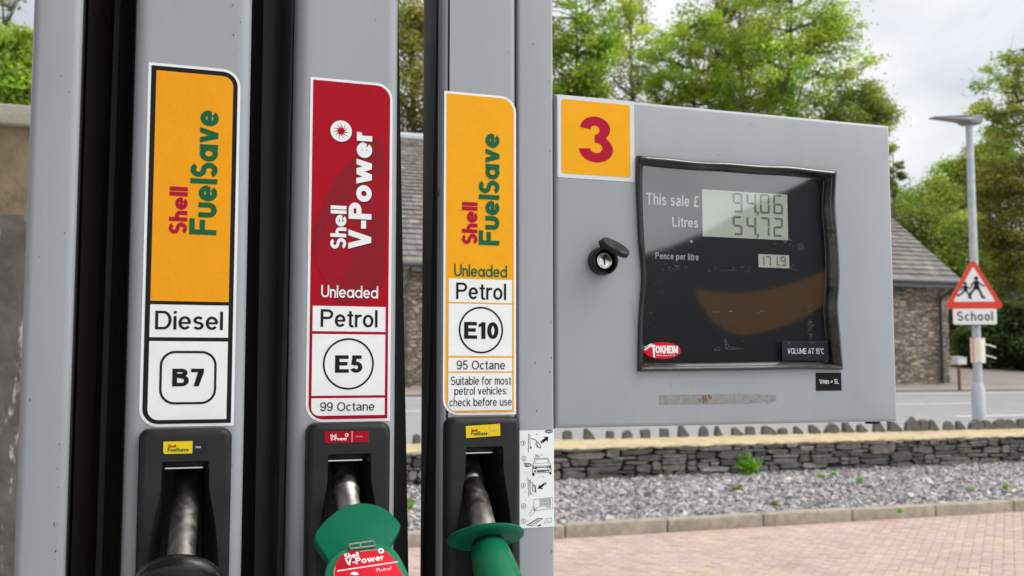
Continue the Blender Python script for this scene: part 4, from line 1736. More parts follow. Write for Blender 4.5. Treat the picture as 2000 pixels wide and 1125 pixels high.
M['paver'] = mat('paver', (.50, .37, .31), .9, col2=(.41, .315, .27), scale=1.3, detail=8, bump=.25, bscale=260, attr='tint', lo=.3, hi=.7)
tag(cmesh('forecourt_paving', V, Fc, M['paver'], Cl), None, None, None, 'structure')

# kerb between paving and slate bed
M['kerb'] = mat('kerb', (.38, .325, .255), .9, col2=(.25, .22, .18), scale=14, detail=8, bump=.3, bscale=120, lo=.38, hi=.66)
kx = [-2.0, -1.05, -.1, .46, 1.40, 2.33, 3.26, 4.19, 5.12, 6.05, 6.98, 7.91, 8.84, 9.77, 10.7]
b = MB()
for a, c in zip(kx[:-1], kx[1:]):
    j = R.uniform(-.004, .004)
    b.bbox(a + .004, c - .004, 6.90 + j, 7.04 + j, -.06, .108 + R.uniform(-.004, .004), .016, 0, 3)
tag(b.build('kerb', M['kerb']), None, None, None, 'structure')

# slate bed
M['bed'] = mat('bed', (.17, .16, .17), .95, col2=(.10, .095, .10), scale=30, bump=.5, bscale=60)


def bedz(y):
    return .085 + (y - 7.04) * .055


b = MB()
b.add([(-3, 7.03, bedz(7.03)), (14, 7.03, bedz(7.03)), (14, 9.5, bedz(9.2)), (-3, 9.5, bedz(9.2))], [(0, 1, 2, 3)])
tag(b.build('slate_bed', M['bed']), None, None, None, 'structure')
rng = np.random.default_rng(4)
N_ = 80000
cx = rng.uniform(-.8, 11, N_)
cy = rng.uniform(7.02, 9.16, N_)
keep = (cx > -.5) & (cx < 10.8)
cx, cy = cx[keep], cy[keep]
N_ = len(cx)
sz = rng.lognormal(math.log(.0118), .44, N_).clip(.006, .05)
asp = rng.uniform(.45, .95, N_)
th = rng.uniform(.14, .38, N_)
yaw = rng.uniform(0, 2 * np.pi, N_)
tlt = rng.normal(0, .38, (N_, 2))
base = np.array([(-1, -1, -1), (1, -1, -1), (1, 1, -1), (-1, 1, -1), (-1, -1, 1), (1, -1, 1), (1, 1, 1), (-1, 1, 1)], float)
P = base[None] * np.stack([sz, sz * asp, sz * th], 1)[:, None, :]
P *= rng.uniform(.6, 1.15, (N_, 8, 1))
c, s = np.cos(yaw)[:, None], np.sin(yaw)[:, None]
x, y, z = P[..., 0], P[..., 1], P[..., 2]
z2 = z + x * tlt[:, :1] + y * tlt[:, 1:]
X = c * x - s * y + cx[:, None]
Y = s * x + c * y + cy[:, None]
Z = z2 + (.085 + (cy - 7.04) * .055 + .006 + rng.uniform(0, .018, N_))[:, None]
V = np.stack([X, Y, Z], -1).reshape(-1, 3)
F0 = np.array([(0, 3, 2, 1), (4, 5, 6, 7), (0, 1, 5, 4), (1, 2, 6, 5), (2, 3, 7, 6), (3, 0, 4, 7)])
F_ = (F0[None] + (np.arange(N_) * 8)[:, None, None]).reshape(-1, 4)
t = rng.lognormal(0, .25, N_)
warm = rng.random(N_)
col = np.stack([t * np.where(warm > .93, 1.25, 1.0), t * np.where(warm > .93, 1.02, .985), t * np.where(warm > .93, .80, rng.uniform(.97, 1.05, N_)), np.ones(N_)], 1)
M['slate_chip'] = mat('slate_chip', (.40, .39, .385), .62, col2=(.29, .28, .278), scale=40, attr='tint')
o = cmesh('slate_chippings', V.tolist(), F_.tolist(), M['slate_chip'], np.repeat(col, 24, 0))
tag(o, 'loose blue-grey slate chippings between kerb and dry stone wall', 'slate chippings', None, 'stuff')

# ------------------------------------------------------------------ dry stone wall with mortar top and cock-and-hen stones
wall = empty('stone_wall', (3.5, 9.3, .2), 'low dry stone slate wall topped with yellow mortar and small upright stones', 'wall')
WY, WZ0, WZ1 = 9.07, .14, .540
rw = random.Random(21)
M['slate_stone'] = mat('slate_stone', (.080, .077, .077), .8, col2=(.16, .15, .14), scale=16, detail=9, bump=.5, bscale=45, attr='tint', lo=.42, hi=.72)
V, F_, C_ = [], [], []


def stone(x0, x1, z0, z1, y, tint):
    n = 12
    w, h = x1 - x0, z1 - z0
    cx, cz = (x0 + x1) / 2, (z0 + z1) / 2
    o = len(V)
    ph = rw.uniform(0, 6)
    pr = rw.uniform(.0, .05)
    sk = rw.uniform(-.22, .22)
    ring = []
    for k in range(n):
        t = 2 * math.pi * k / n + .2
        q = 6.5
        ct, st_ = math.cos(t), math.sin(t)
        r_ = (abs(ct) ** q + abs(st_) ** q) ** (-1 / q)
        r_ *= 1 + rw.uniform(-.13, .04)
        ring.append((cx + ct * r_ * w / 2, cz + st_ * r_ * h / 2 + sk * ct * r_ * h / 2))
    for sc, yy in ((.97, .10), (1.0, .02), (.97, -.006), (.88, -.013)):
        for (a, c) in ring:
            V.append((cx + (a - cx) * sc, y + yy - pr * .5 + rw.uniform(-.003, .003), cz + (c - cz) * sc))
    for i in range(3):
        for k in range(n):
            F_.append((o + i * n + k, o + i * n + (k + 1) % n, o + (i + 1) * n + (k + 1) % n, o + (i + 1) * n + k))
            C_.extend([tint] * 4)
    F_.append(tuple(range(o + 3 * n, o + 4 * n)))
    C_.extend([tint] * n)


def course(x0, x1, z0, z1):
    """rough courses with broken joints: heights wander along the wall, some stones are split, some span two courses"""
    hs = [.105, .048, .062, .036, .055, .040, .048]
    k = (z1 - z0) / sum(hs)
    zb2 = [z0]
    for h in hs:
        zb2.append(zb2[-1] + h * k)

    def zz(i, x):
        if i == 0 or i == len(hs):
            return zb2[i]
        return zb2[i] + .017 * math.sin(x * 2.3 + i * 2.6) + .011 * math.sin(x * 6.1 + i * 4.3)
    taken = []
    for i in range(len(hs)):
        x = x0 + rw.uniform(0, .2)
        while x < x1:
            L = rw.choice([rw.uniform(.10, .17), rw.uniform(.16, .30), rw.uniform(.26, .48)])
            if i == 0:
                L *= 1.15
            if i == 0 and x < 2.6 and rw.random() < .5:
                L = rw.uniform(.26, .42)
            span = 2 if (i < len(hs) - 1 and rw.random() < (.35 if i == 0 else .10) and L < .43) else 1
            blocked = [t for t in taken if t[0] == i and t[1] < x + L - .01 and t[2] > x + .01]
            if blocked:
                t = blocked[0]
                if t[1] - x > .05:
                    L = t[1] - x
                    span = 1
                else:
                    x = t[2]
                    continue
            if span == 2:
                taken.append((i + 1, x, x + L))
            xm = x + L / 2
            a, c = zz(i, xm) + rw.uniform(-.004, .004), zz(i + span, xm) + rw.uniform(-.004, .004)
            t = math.exp(rw.gauss(0, .30)) * (1.5 if rw.random() > .88 else 1)
            wm = rw.random()
            tint = (t * (1.07 if wm > .75 else 1), t, t * (.86 if wm > .75 else 1.02 if wm > .3 else .96), 1)
            if span == 1 and i > 0 and rw.random() < .28 and c - a > .045:
                m_ = a + (c - a) * rw.uniform(.4, .6)
                stone(x + .003, x + L - .003, a + .002, m_ - .002, WY, tint)
                t2 = t * rw.uniform(.7, 1.4)
                stone(x + .003, x + L - .003, m_ + .002, c - .002, WY, (t2, t2, t2 * rw.uniform(.9, 1.03), 1))
            else:
                stone(x + .003, x + L - .003, a + .002, c - .002, WY, tint)
            x += L


course(-1.4, 11.6, WZ0, WZ1 - .004)
cmesh('stonework', V, F_, M['slate_stone'], C_, parent=wall)
b = MB()
b.box(-3, 12, WY + .03, WY + .46, .05, WZ1 - .01)
b.build('core', mat('wall_core', (.03, .028, .026), .95), wall)
M['mortar'] = mat('mortar', (.50, .40, .24), .92, col2=(.38, .295, .175), scale=9, detail=9, bump=.5, bscale=40, lo=.4, hi=.7)
b = MB()
nx = 260
rows = [(-.02, -.022), (-.035, -.004), (-.02, .012), (.03, .030), (.14, .052), (.28, .070), (.40, .066), (.46, .03), (.47, -.03)]
vs = []
for i in range(nx + 1):
    x = -3 + 15 * i / nx
    for k, (dy, dz) in enumerate(rows):
        j = rw.uniform(-.010, .010)
        vs.append((x, WY + dy + (j * 1.4 if k < 3 else 0), WZ1 + dz + (rw.uniform(-.009, .009) if k < 2 else j * .5)))
m_ = len(rows)
b.add(vs, [(i * m_ + k, (i + 1) * m_ + k, (i + 1) * m_ + k + 1, i * m_ + k + 1) for i in range(nx) for k in range(m_ - 1)], 0, True)
b.build('mortar_cap', M['mortar'], wall, 60)
M['cope'] = mat('cope', (.085, .083, .075), .85, col2=(.15, .14, .115), scale=18, detail=8, bump=.5, bscale=50, lo=.4, hi=.7)
# (photo x, width px, height px, shape) of the upright stones
cop = [(1106, 18, 17, 0), (1148, 20, 19, 2), (1189, 13, 15, 0), (1222, 20, 16, 1), (1258, 18, 17, 0), (1295, 17, 18, 0), (1332, 22, 22, 2), (1371, 18, 19, 1), (1400, 13, 17, 2), (1438, 26, 14, 2), (1462, 20, 16, 0),
       (1499, 34, 18, 2), (1526, 18, 14, 1), (1556, 20, 15, 2), (1588, 24, 17, 2), (1622, 34, 18, 1), (1653, 24, 18, 2), (1681, 22, 14, 2), (1713, 26, 20, 2), (1745, 30, 20, 2), (1778, 34, 24, 1), (1799, 20, 20, 0), (1820, 24, 20, 2),
       (1848, 24, 17, 1), (1872, 22, 17, 2), (1902, 32, 18, 1), (1926, 26, 18, 2), (1950, 36, 20, 1), (1972, 26, 18, 2), (1992, 24, 18, 0), (2014, 26, 18, 2), (1068, 18, 18, 1), (1030, 20, 17, 0), (812, 14, 18, 0), (783, 16, 17, 2), (748, 16, 17, 1)]
for (sx, w, h, sh) in cop:
    d = WY + 1 + .33
    c = pt(sx, 857 - (sx - 1084) * .024, d)
    mpp = mper(sx, 855, d)
    W_, H_ = w * mpp * 1.02, h * mpp * 1.18
    zb_ = WZ1 + .055
    top = {0: [(-.46, .92), (-.1, 1.0), (.34, .96), (.48, .80)], 1: [(-.40, .70), (-.05, 1.0), (.25, .90), (.50, .55)], 2: [(-.46, .92), (-.22, 1.02), (.15, .72), (.52, .22)]}[sh]
    P = [(-.5, -.35)] + [(-.5, .2)] + [(a + rw.uniform(-.05, .05), t * rw.uniform(.92, 1.08)) for a, t in top] + [(.52, -.35)]
    dp = rw.uniform(.05, .085)
    b = MB()
    n = len(P)
    vs = []
    for k, (yy, sc) in enumerate(((-dp * .5, .90), (-dp * .3, 1.0), (dp * .4, .98), (dp * .5, .86))):
        for (a, t) in P:
            vs.append((c.x + a * W_ * sc + rw.uniform(-.003, .003), WY + .30 + yy + rw.uniform(-.005, .005), zb_ + t * H_ * (sc if t > 0 else 1) + rw.uniform(-.002, .002)))
    b.add(vs, [(i * n + k, i * n + (k + 1) % n, (i + 1) * n + (k + 1) % n, (i + 1) * n + k) for i in range(3) for k in range(n)] + [tuple(range(n))[::-1], tuple(range(3 * n, 4 * n))], 0)
    b.build('coping_stone', M['cope'], wall)

# ------------------------------------------------------------------ road, footway, markings
M['asphalt'] = mat('asphalt', (.285, .28, .28), .9, col2=(.25, .245, .245), scale=1.2, detail=9, bump=.2, bscale=90)
M['footway'] = mat('footway', (.30, .235, .20), .92, col2=(.24, .20, .175), scale=2, detail=8, bump=.2, bscale=60)
M['yard'] = mat('yard', (.26, .215, .185), .95, col2=(.19, .165, .14), scale=.9, detail=8, bump=.3, bscale=20)
M['line'] = mat('line', (.78, .77, .74), .7, col2=(.60, .60, .58), scale=6)
yr = lambda a, c, n=8: [a + (c - a) * k / n for k in range(n + 1)]
sheet('footway', yr(9.6, 11.2), -60, 80, mat('near_footway', (.22, .215, .21), .9, col2=(.18, .175, .17), scale=3), .06)
sheet('road', yr(11.2, 24.6), -90, 110, M['asphalt'], .004)
sheet('footway', yr(24.6, 26.4), -90, 110, M['footway'], .03)
sheet('yard', yr(26.4, 38), -60, 80, M['yard'], .02)
b = MB()


def mark(x0, x1, y, w=.12):
    b.add([(x0, y - w / 2, G(y - w / 2) + .010), (x1, y - w / 2, G(y - w / 2) + .010), (x1, y + w / 2, G(y + w / 2) + .010), (x0, y + w / 2, G(y + w / 2) + .010)], [(0, 1, 2, 3)])


YL1, YL2, YL3 = 17.35, 20.45, 23.75
mark(-60, 80, YL3, .13)
e1 = pt(1898, 783, YL2 + 1).x
mark(-3, e1, YL2, .14)
e2 = pt(1866, 812, YL1 + 1).x
mark(e2, e2 + 9, YL1, .14)
mark(-2.5, 1.5, YL1 + .6, .14)
tag(b.build('road_marking', M['line']), None, None, None, 'structure')

# ------------------------------------------------------------------ stone barn across the road
YB = 27.6
cr_ = pt(1853, 640, YB + 1)
XR = cr_.x
zg = G(YB) + .02
ze = 4.50
barn = empty('stone_barn', (XR - 9, YB, zg), 'rubble stone barn with grey slate roof, gutter and black downpipe beyond the road', 'barn')


def m_rubble():
    m = bpy.data.materials.new('rubble')
    m.use_nodes = True
    N, L = m.node_tree.nodes, m.node_tree.links
    b_ = N['Principled BSDF']
    b_.inputs['Roughness'].default_value = .9
    t = N.new('ShaderNodeTexCoord')
    mp_ = N.new('ShaderNodeMapping')
    mp_.inputs['Scale'].default_value = (4.2, 4.2, 12)
    L.new(t.outputs['Object'], mp_.inputs['Vector'])
    nz_ = N.new('ShaderNodeTexNoise')
    nz_.inputs['Scale'].default_value = 1.6
    L.new(mp_.outputs['Vector'], nz_.inputs['Vector'])
    ad = N.new('ShaderNodeMix')
    ad.data_type = 'RGBA'
    ad.inputs['Factor'].default_value = .22
    L.new(mp_.outputs['Vector'], ad.inputs['A'])
    L.new(nz_.outputs['Color'], ad.inputs['B'])
    vo = N.new('ShaderNodeTexVoronoi')
    vo.inputs['Scale'].default_value = 1.25
    L.new(ad.outputs['Result'], vo.inputs['Vector'])
    ve = N.new('ShaderNodeTexVoronoi')
    ve.feature = 'DISTANCE_TO_EDGE'
    ve.inputs['Scale'].default_value = 1.25
    L.new(ad.outputs['Result'], ve.inputs['Vector'])
    sp = N.new('ShaderNodeSeparateColor')
    L.new(vo.outputs['Color'], sp.inputs['Color'])
    rp_ = N.new('ShaderNodeValToRGB')
    el = rp_.color_ramp.elements
    el[0].position, el[0].color = 0.0, (.13, .11, .09, 1)
    el[1].position, el[1].color = 1.0, (.42, .33, .24, 1)
    for p, c in ((.3, (.20, .17, .14, 1)), (.55, (.27, .215, .17, 1)), (.75, (.32, .27, .23, 1)), (.9, (.42, .33, .25, 1))):
        e = el.new(p)
        e.color = c
    L.new(sp.outputs['Red'], rp_.inputs['Fac'])
    mr = N.new('ShaderNodeMapRange')
    mr.inputs['From Max'].default_value = .10
    mr.inputs['To Min'].default_value = .25
    L.new(ve.outputs['Distance'], mr.inputs['Value'])
    mx_ = N.new('ShaderNodeMix')
    mx_.data_type = 'RGBA'
    mx_.inputs['A'].default_value = (.035, .028, .022, 1)
    L.new(mr.outputs['Result'], mx_.inputs['Factor'])
    L.new(rp_.outputs['Color'], mx_.inputs['B'])
    L.new(mx_.outputs['Result'], b_.inputs['Base Color'])
    bp = N.new('ShaderNodeBump')
    bp.inputs['Strength'].default_value = .9
    bp.inputs['Distance'].default_value = .05
    L.new(mr.outputs['Result'], bp.inputs['Height'])
    L.new(bp.outputs['Normal'], b_.inputs['Normal'])
    return m


M['rubble'] = m_rubble()
XL = XR - 19
HD = 6.2
zr = ze + 4.75
b = MB()
y0, y1 = YB, YB + 2 * HD
vs = [(XL, y0, zg - .3), (XR, y0, zg - .3), (XR, y0, ze), (XL, y0, ze), (XL, y1, zg - .3), (XR, y1, zg - .3), (XR, y1, ze), (XL, y1, ze), (XL, y0 + HD, zr - .1), (XR, y0 + HD, zr - .1)]
b.add(vs, [(0, 1, 2, 3), (1, 5, 6, 9, 2), (5, 4, 7, 6), (4, 0, 3, 8, 7)], 0)
b.build('wall', M['rubble'], barn)
# slate roof: overlapping courses of individual slates
V, F_, C_ = [], [], []
rr_ = random.Random(9)
ov, ova = .38, .30
sl = math.hypot(HD + ov, zr - ze + .1)
dirv = Vector((0, HD + ov, zr - ze + ov * (zr - ze) / HD)).normalized()
nrv = Vector((0, -dirv.z, dirv.y))
eave = Vector((0, YB - ov, ze - ov * (zr - ze) / HD + .10))
SL = (Vector((0, YB + HD, zr + .10)) - eave).length
g0 = SL
s = 0.0
row = 0
while s < SL - .02:
    hgt = .33 - .16 * s / SL
    x = XL - ova + rr_.uniform(-.2, 0)
    while x < XR + ova:
        wd = rr_.uniform(.18, .36) * (1 - .25 * s / SL)
        xe = min(x + wd, XR + ova)
        o = len(V)
        l = rr_.uniform(.022, .045)
        for (u, q, h) in ((x + .006, s - rr_.uniform(0, .02), l + .012), (xe - .006, s - rr_.uniform(0, .02), l + .012), (xe - .006, min(s + hgt * 1.1, SL), .004), (x + .006, min(s + hgt * 1.1, SL), .004), (x + .006, s, .0), (xe - .006, s, .0)):
            p = eave + dirv * q + nrv * h
            V.append((u, p.y, p.z))
        F_ += [(o, o + 1, o + 2, o + 3), (o, o + 4, o + 5, o + 1)]
        t = math.exp(rr_.gauss(0, .13))
        wm = rr_.random()
        tint = (t * (1.10 if wm > .8 else 1), t * (1.02 if wm > .8 else 1), t * (.9 if wm > .8 else 1), 1)
        C_ += [tint] * 8
        x += wd
    s += hgt
    row += 1
M['roof_slate'] = mat('roof_slate', (.15, .138, .132), .75, col2=(.235, .212, .195), scale=1.3, detail=9, bump=.2, bscale=20, attr='tint', lo=.45, hi=.7)
rf = cmesh('roof', V, F_, M['roof_slate'], C_, parent=barn)
b = MB()
p0_ = eave - nrv * .01
p1_ = Vector((0, YB + HD, zr + .09))
b.add([(XL - ova, p0_.y, p0_.z), (XR + ova, p0_.y, p0_.z), (XR + ova, p1_.y, p1_.z), (XL - ova, p1_.y, p1_.z), (XL - ova, 2 * (YB + HD) - p0_.y, p0_.z), (XR + ova, 2 * (YB + HD) - p0_.y, p0_.z)], [(0, 1, 2, 3), (3, 2, 5, 4)])
b.build('roof_deck', mat('roof_deck', (.06, .055, .05), .9), barn)
b = MB()
b.tube([(XL - ova, YB + HD, zr + .10), (XR + ova, YB + HD, zr + .10)], .17, 10)
b.build('ridge', mat('ridge_stone', (.52, .53, .54), .8, col2=(.40, .41, .42), scale=3), barn)
b = MB()
b.tube([(XL - ova, YB - ov - .06, eave.z - .03), (XR + ova + .05, YB - ov - .06, eave.z - .03)], .085, 10)
b.box(XL, XR + .02, YB - ov - .02, YB - ov + .03, eave.z - .24, eave.z - .03)
b.build('gutter', mat('gutter_grey', (.10, .105, .115), .45), barn)
b = MB()
xd = pt(1834, 640, YB + 1).x
b.tube([(xd + .55, YB - ov, eave.z - .12), (xd + .45, YB - ov, eave.z - .22), (xd + .05, YB - .10, eave.z - .55), (xd, YB - .10, eave.z - .75), (xd, YB - .10, zg + .05)], .055, 10)
b.build('downpipe', mat('pipe_black', (.018, .018, .02), .4), barn)

# ------------------------------------------------------------------ lamp column with school warning sign
dP = 10.85 + 1e-3
M['galv'] = mat('galv', (.50, .53, .56), .5, .25, col2=(.40, .43, .47), scale=9, bump=.05)
cL = pt(1908.5, 700, dP)
px_, py_ = cL.x, cL.y
lamp = empty('street_lamp', (px_, py_, 0), 'slim galvanised lamp column with a flat grey lantern, carrying the school sign', 'street lamp')
zt_ = pt(1892, 243, dP).z
zb1 = pt(1912, 757, dP).z
b = MB()
b.tube([(px_, py_, zb1 + .05), (px_, py_, zt_)], [.057, .047], 20)
b.build('column', M['galv'], lamp)
b = MB()
b.tube([(px_, py_, -.05), (px_, py_, zb1 - .03), (px_, py_, zb1 + .05), (px_, py_, zb1 + .07)], [.088, .086, .062, .057], 20)
b.build('base', M['galv'], lamp)
b = MB()
# lantern: a flat tapering head pointing left over the road
tipx = pt(1819, 232, dP).x
endx = pt(1909, 232, dP).x
zc = pt(1890, 235, dP).z
P = [(endx - .02, -.055, .085), (endx + .012, .045, .09), (endx - .03, .068, .09), (endx - .30, .040, .10), (tipx, -.010, .06), (tipx, -.020, .06), (endx - .26, -.022, .10), (endx - .19, -.065, .09)]
n = len(P)
vs = []
for sy in (-1, -.8, .8, 1):
    for (x, z, wd) in P:
        vs.append((x if abs(sy) < 1 else endx - .2 + (x - endx + .2) * .96, py_ + sy * wd * 1.2, zc + z * 1.0 * (1 if abs(sy) < 1 else .8)))
b.add(vs, [(i * n + k, i * n + (k + 1) % n, (i + 1) * n + (k + 1) % n, (i + 1) * n + k) for i in range(3) for k in range(n)] + [tuple(range(n))[::-1], tuple(range(3 * n, 4 * n))], 0)
b.build('lantern', mat('lantern_grey', (.20, .205, .21), .45), lamp)

# warning triangle; its face looks a little left of the camera's way
dS = dP - .085
sc_ = mper(1902, 550, dS)
so = pt(1901.5, 553, dS)
sgn_yaw = math.radians(-24)
eu = Vector((math.cos(sgn_yaw), math.sin(sgn_yaw), 0)).normalized()
nv = Vector((eu.y, -eu.x, 0))
ws = empty('warning_sign', so, 'red-bordered white triangle with two running children in black', 'road sign')
b = MB()


def smap(o_):
    return lambda u, v, d: tuple(o_ + eu * u + Vector((0, 0, 1)) * v + nv * d)


def rtri(S_, r):
    """equilateral triangle with rounded corners, centred"""
    out = []
    hh = S_ * math.sqrt(3) / 2
    for a, (cx, cy) in ((30, (0, hh / 2)), (150, (-S_ / 2, -hh / 2)), (270, (S_ / 2, -hh / 2))):
        k = r / math.sin(math.radians(30))
        dr = Vector((cx, cy - (-hh / 2 + hh / 3))).normalized()
        c = Vector((cx, cy)) - dr * k
        out += E(c.x, c.y, r, r, a, a + 120, 8)
    return out


SZ = .775
T = rtri(SZ, .045)
b.map = smap(so)
n = len(T)
vs = [b.map(u, v, d) for d in (-.006, .0) for u, v in T]
b.add(vs, [(k, (k + 1) % n, n + (k + 1) % n, n + k) for k in range(n)] + [tuple(range(n))[::-1], tuple(range(n, 2 * n))], 2)
b.poly(T, .002, 0)
ti = [(u * .70, v * .70 - .012) for u, v in rtri(SZ * .985, .02)]
b.poly(ti, .004, 1)


def limb(*p, w=.03, d=.006):
    b.strip([(q[0] * sc_, q[1] * sc_) for q in p], w, d, 3)


k_ = sc_ * 1.06


def fig(cx, cy, s, girl):
    def q(x, y):
        return ((cx + x * s) * sc_ / .93, (cy + y * s) * sc_)
    L_w = 4.6 * s * sc_
    b.poly(E(*q(0, 21), 4.3 * s * sc_, 4.6 * s * sc_, 0, 330, 12), .006, 3)
    if girl:
        b.poly([q(-4, 16), q(4, 16), q(5, 7), q(7.5, -4), q(-7.5, -3), q(-4.5, 7)], .006, 3)
        b.strip([q(3, 14), q(9, 8), q(16, 4)], 3.4 * s * sc_, .0065, 3)
        b.strip([q(-3, 14), q(-9, 8), q(-10, 2)], 3.4 * s * sc_, .0065, 3)
        b.strip([q(4, -2), q(8, -10), q(11, -19), q(16, -20)], L_w, .0065, 3)
        b.strip([q(-4, -2), q(-10, -9), q(-14, -19), q(-12, -21)], L_w, .0065, 3)
    else:
        b.poly([q(-5, 16), q(5, 16), q(5, 0), q(-5.5, 0)], .006, 3)
        b.strip([q(3, 14), q(9, 8), q(14, 8)], 3.4 * s * sc_, .0065, 3)
        b.strip([q(-4, 14), q(-10, 9), q(-10, 2)], 3.4 * s * sc_, .0065, 3)
        b.strip([q(2, 1), q(7, -6), q(10, -18), q(15, -19)], L_w, .0065, 3)
        b.strip([q(-3, 1), q(-9, -6), q(-18, -12), q(-20, -9)], L_w, .0065, 3)


fig(4.5, -10, .92, True)
fig(-15, -16, .72, False)
b.build('sign_face', [mat('sign_red', (.68, .045, .02), .4), mat('sign_white', (.78, .79, .80), .4), M['galv'], M['v_black']], ws)
b = MB()
for z in (-.12, .12):
    b = MB()
    b.tube([so + nv * -.03 + Vector((0, 0, z)) - eu * .12, so + nv * -.03 + Vector((0, 0, z)) + eu * .12], .012, 8)
    b.build('bracket', M['galv'], ws)
pl = pt(1904, 618, dS)
ps = empty('sign_plate', pl, 'small white plate reading School with thin black rim, under the warning triangle', 'sign plate')
b = MB()
b.map = smap(pl)
W2, H2 = 78 * sc_ / 2 / .92, 33 * sc_ / 2
T = rrect(-W2, -H2, W2, H2, .02, .02, .02, .02)
n = len(T)
vs = [b.map(u, v, d) for d in (-.006, .0) for u, v in T]
b.add(vs, [(k, (k + 1) % n, n + (k + 1) % n, n + k) for k in range(n)] + [tuple(range(n))[::-1], tuple(range(n, 2 * n))], 1)
b.poly([(u * .98, v * .95) for u, v in T], .002, 0)
b.text('School', (-W2 * .80, -H2 * .52, W2 * .80, H2 * .58), .004, 1, w=.15, track=.07)
b.build('plate_face', [mat('plate_white', (.80, .80, .78), .4), M['v_black']], ps)
# weathered paper notice tied round the column
nt = pt(1909, 684, dS)
no = empty('paper_notice', nt, 'pale paper notice in a plastic sleeve tied round the lamp column, tie ends sticking out', 'notice')
b = MB()
pw, ph = 30 * sc_ / 2, 48 * sc_ / 2
vs = []
nA = 8
for k in range(nA + 1):
    a = math.radians(-105 + 210 * k / nA)
    rad = .068 + .006 * (k % 2)
    for j, v in enumerate((-1, -.4, .3, 1)):
        vs.append((px_ + math.sin(a) * rad * (1.55 if abs(k - 4) > 2 else 1.15) + .012, py_ - math.cos(a) * rad * 1.1, nt.z + v * ph + (.012 if (k + j) % 3 == 0 else -.006)))
b.add(vs, [(k * 4 + j, (k + 1) * 4 + j, (k + 1) * 4 + j + 1, k * 4 + j + 1) for k in range(nA) for j in range(3)], 0, True)
b.build('sheet', mat('notice_paper', (.78, .76, .72), .5, col2=(.70, .70, .52), scale=8), no, 60)
b = MB()
b.box(px_ - .115, px_ - .095, py_ - .055, py_ - .050, nt.z - ph, nt.z + ph)
b.build('red_edge', mat('notice_red', (.55, .12, .10), .5), no)
M['tie'] = mat('tie_white', (.82, .82, .80), .4)
for dz in (.060, -.085):
    b = MB()
    b.tube([(px_ + .07, py_ - .06, nt.z + dz + .02), (px_ + .15, py_ - .07, nt.z + dz + .005), (px_ + .245, py_ - .07, nt.z + dz - .02)], .008, 8)
    b.build('cable_tie', M['tie'], no)

# small white box on a wooden post in front of the barn
dB = 25.6
bp_ = pt(1874, 752, dB)
zgb = G(dB - 1) + .03
bo = empty('post_box', (bp_.x, dB - 1, zgb), 'small white box on a thin wooden post by the barn corner', 'post box')
zq = pt(1874, 712, dB).z
zp = pt(1874, 698, dB).z
b = MB()
b.tube([(bp_.x, dB - 1, zgb - .05), (bp_.x, dB - 1, zq)], .05, 8)
b.build('post', mat('post_wood', (.16, .085, .045), .8), bo)
b = MB()
b.bbox(bp_.x - .17, bp_.x + .17, dB - 1.15, dB - .85, zq, zp, .015)
b.build('box', mat('box_white', (.62, .63, .62), .5), bo)
b = MB()
b.add([(bp_.x - .19, dB - 1.18, zp - .005), (bp_.x + .19, dB - 1.18, zp - .005), (bp_.x + .19, dB - .83, zp + .035), (bp_.x - .19, dB - .83, zp + .035), (bp_.x - .19, dB - .83, zp - .005), (bp_.x + .19, dB - .83, zp - .005)],
      [(0, 1, 2, 3), (3, 2, 5, 4), (0, 3, 4), (1, 5, 2), (0, 4, 5, 1)])
b.build('lid', mat('box_lid', (.50, .50, .49), .5), bo)

# ------------------------------------------------------------------ rendered wall on the far left
YW = 3.0
q0 = pt(60, 212, YW + 1)
q1 = pt(60, 249, YW + 1)
q2 = pt(60, 421, YW + 1)
xr = pt(112, 500, YW + 1).x
cw = empty('concrete_wall', (xr - 1.2, YW, 0), 'stained concrete wall with pale coping, flaking white paint on its grey lower half', 'wall')


def m_flake():
    m = mat('flaking', (.17, .16, .145), .9, col2=(.10, .094, .084), scale=7, detail=9, bump=.4, bscale=30)
    N, L = m.node_tree.nodes, m.node_tree.links
    b_ = N['Principled BSDF']
    src = b_.inputs['Base Color'].links[0].from_socket
    t = N.new('ShaderNodeTexCoord')
    mp_ = N.new('ShaderNodeMapping')
    mp_.inputs['Scale'].default_value = (7, 7, 1.7)
    L.new(t.outputs['Object'], mp_.inputs['Vector'])
    nz_ = N.new('ShaderNodeTexNoise')
    nz_.inputs['Scale'].default_value = 1.5
    nz_.inputs['Detail'].default_value = 9
    nz_.inputs['Roughness'].default_value = .68
    L.new(mp_.outputs['Vector'], nz_.inputs['Vector'])
    mr = N.new('ShaderNodeMapRange')
    mr.inputs['From Min'].default_value = .555
    mr.inputs['From Max'].default_value = .585
    L.new(nz_.outputs['Fac'], mr.inputs['Value'])
    x = N.new('ShaderNodeMix')
    x.data_type = 'RGBA'
    x.inputs['B'].default_value = (.50, .49, .47, 1)
    L.new(mr.outputs['Result'], x.inputs['Factor'])
    L.new(src, x.inputs['A'])
    L.new(x.outputs['Result'], b_.inputs['Base Color'])
    return m


b = MB()
b.box(xr - 2.4, xr, YW, YW + .22, q2.z, q1.z)
b.build('upper_render', mat('brown_render', (.32, .235, .15), .92, col2=(.21, .155, .10), scale=9, detail=9, bump=.5, bscale=40, lo=.38, hi=.68), cw)
b = MB()
b.box(xr - 2.4, xr + .003, YW - .004, YW + .223, 0, q2.z)
b.build('lower_render', m_flake(), cw)
b = MB()
b.bbox(xr - 2.45, xr + .04, YW - .035, YW + .26, q1.z, q0.z + .004, .008)
b.build('coping', mat('coping', (.50, .46, .37), .9, col2=(.40, .38, .31), scale=12, detail=8, bump=.3, bscale=60), cw)

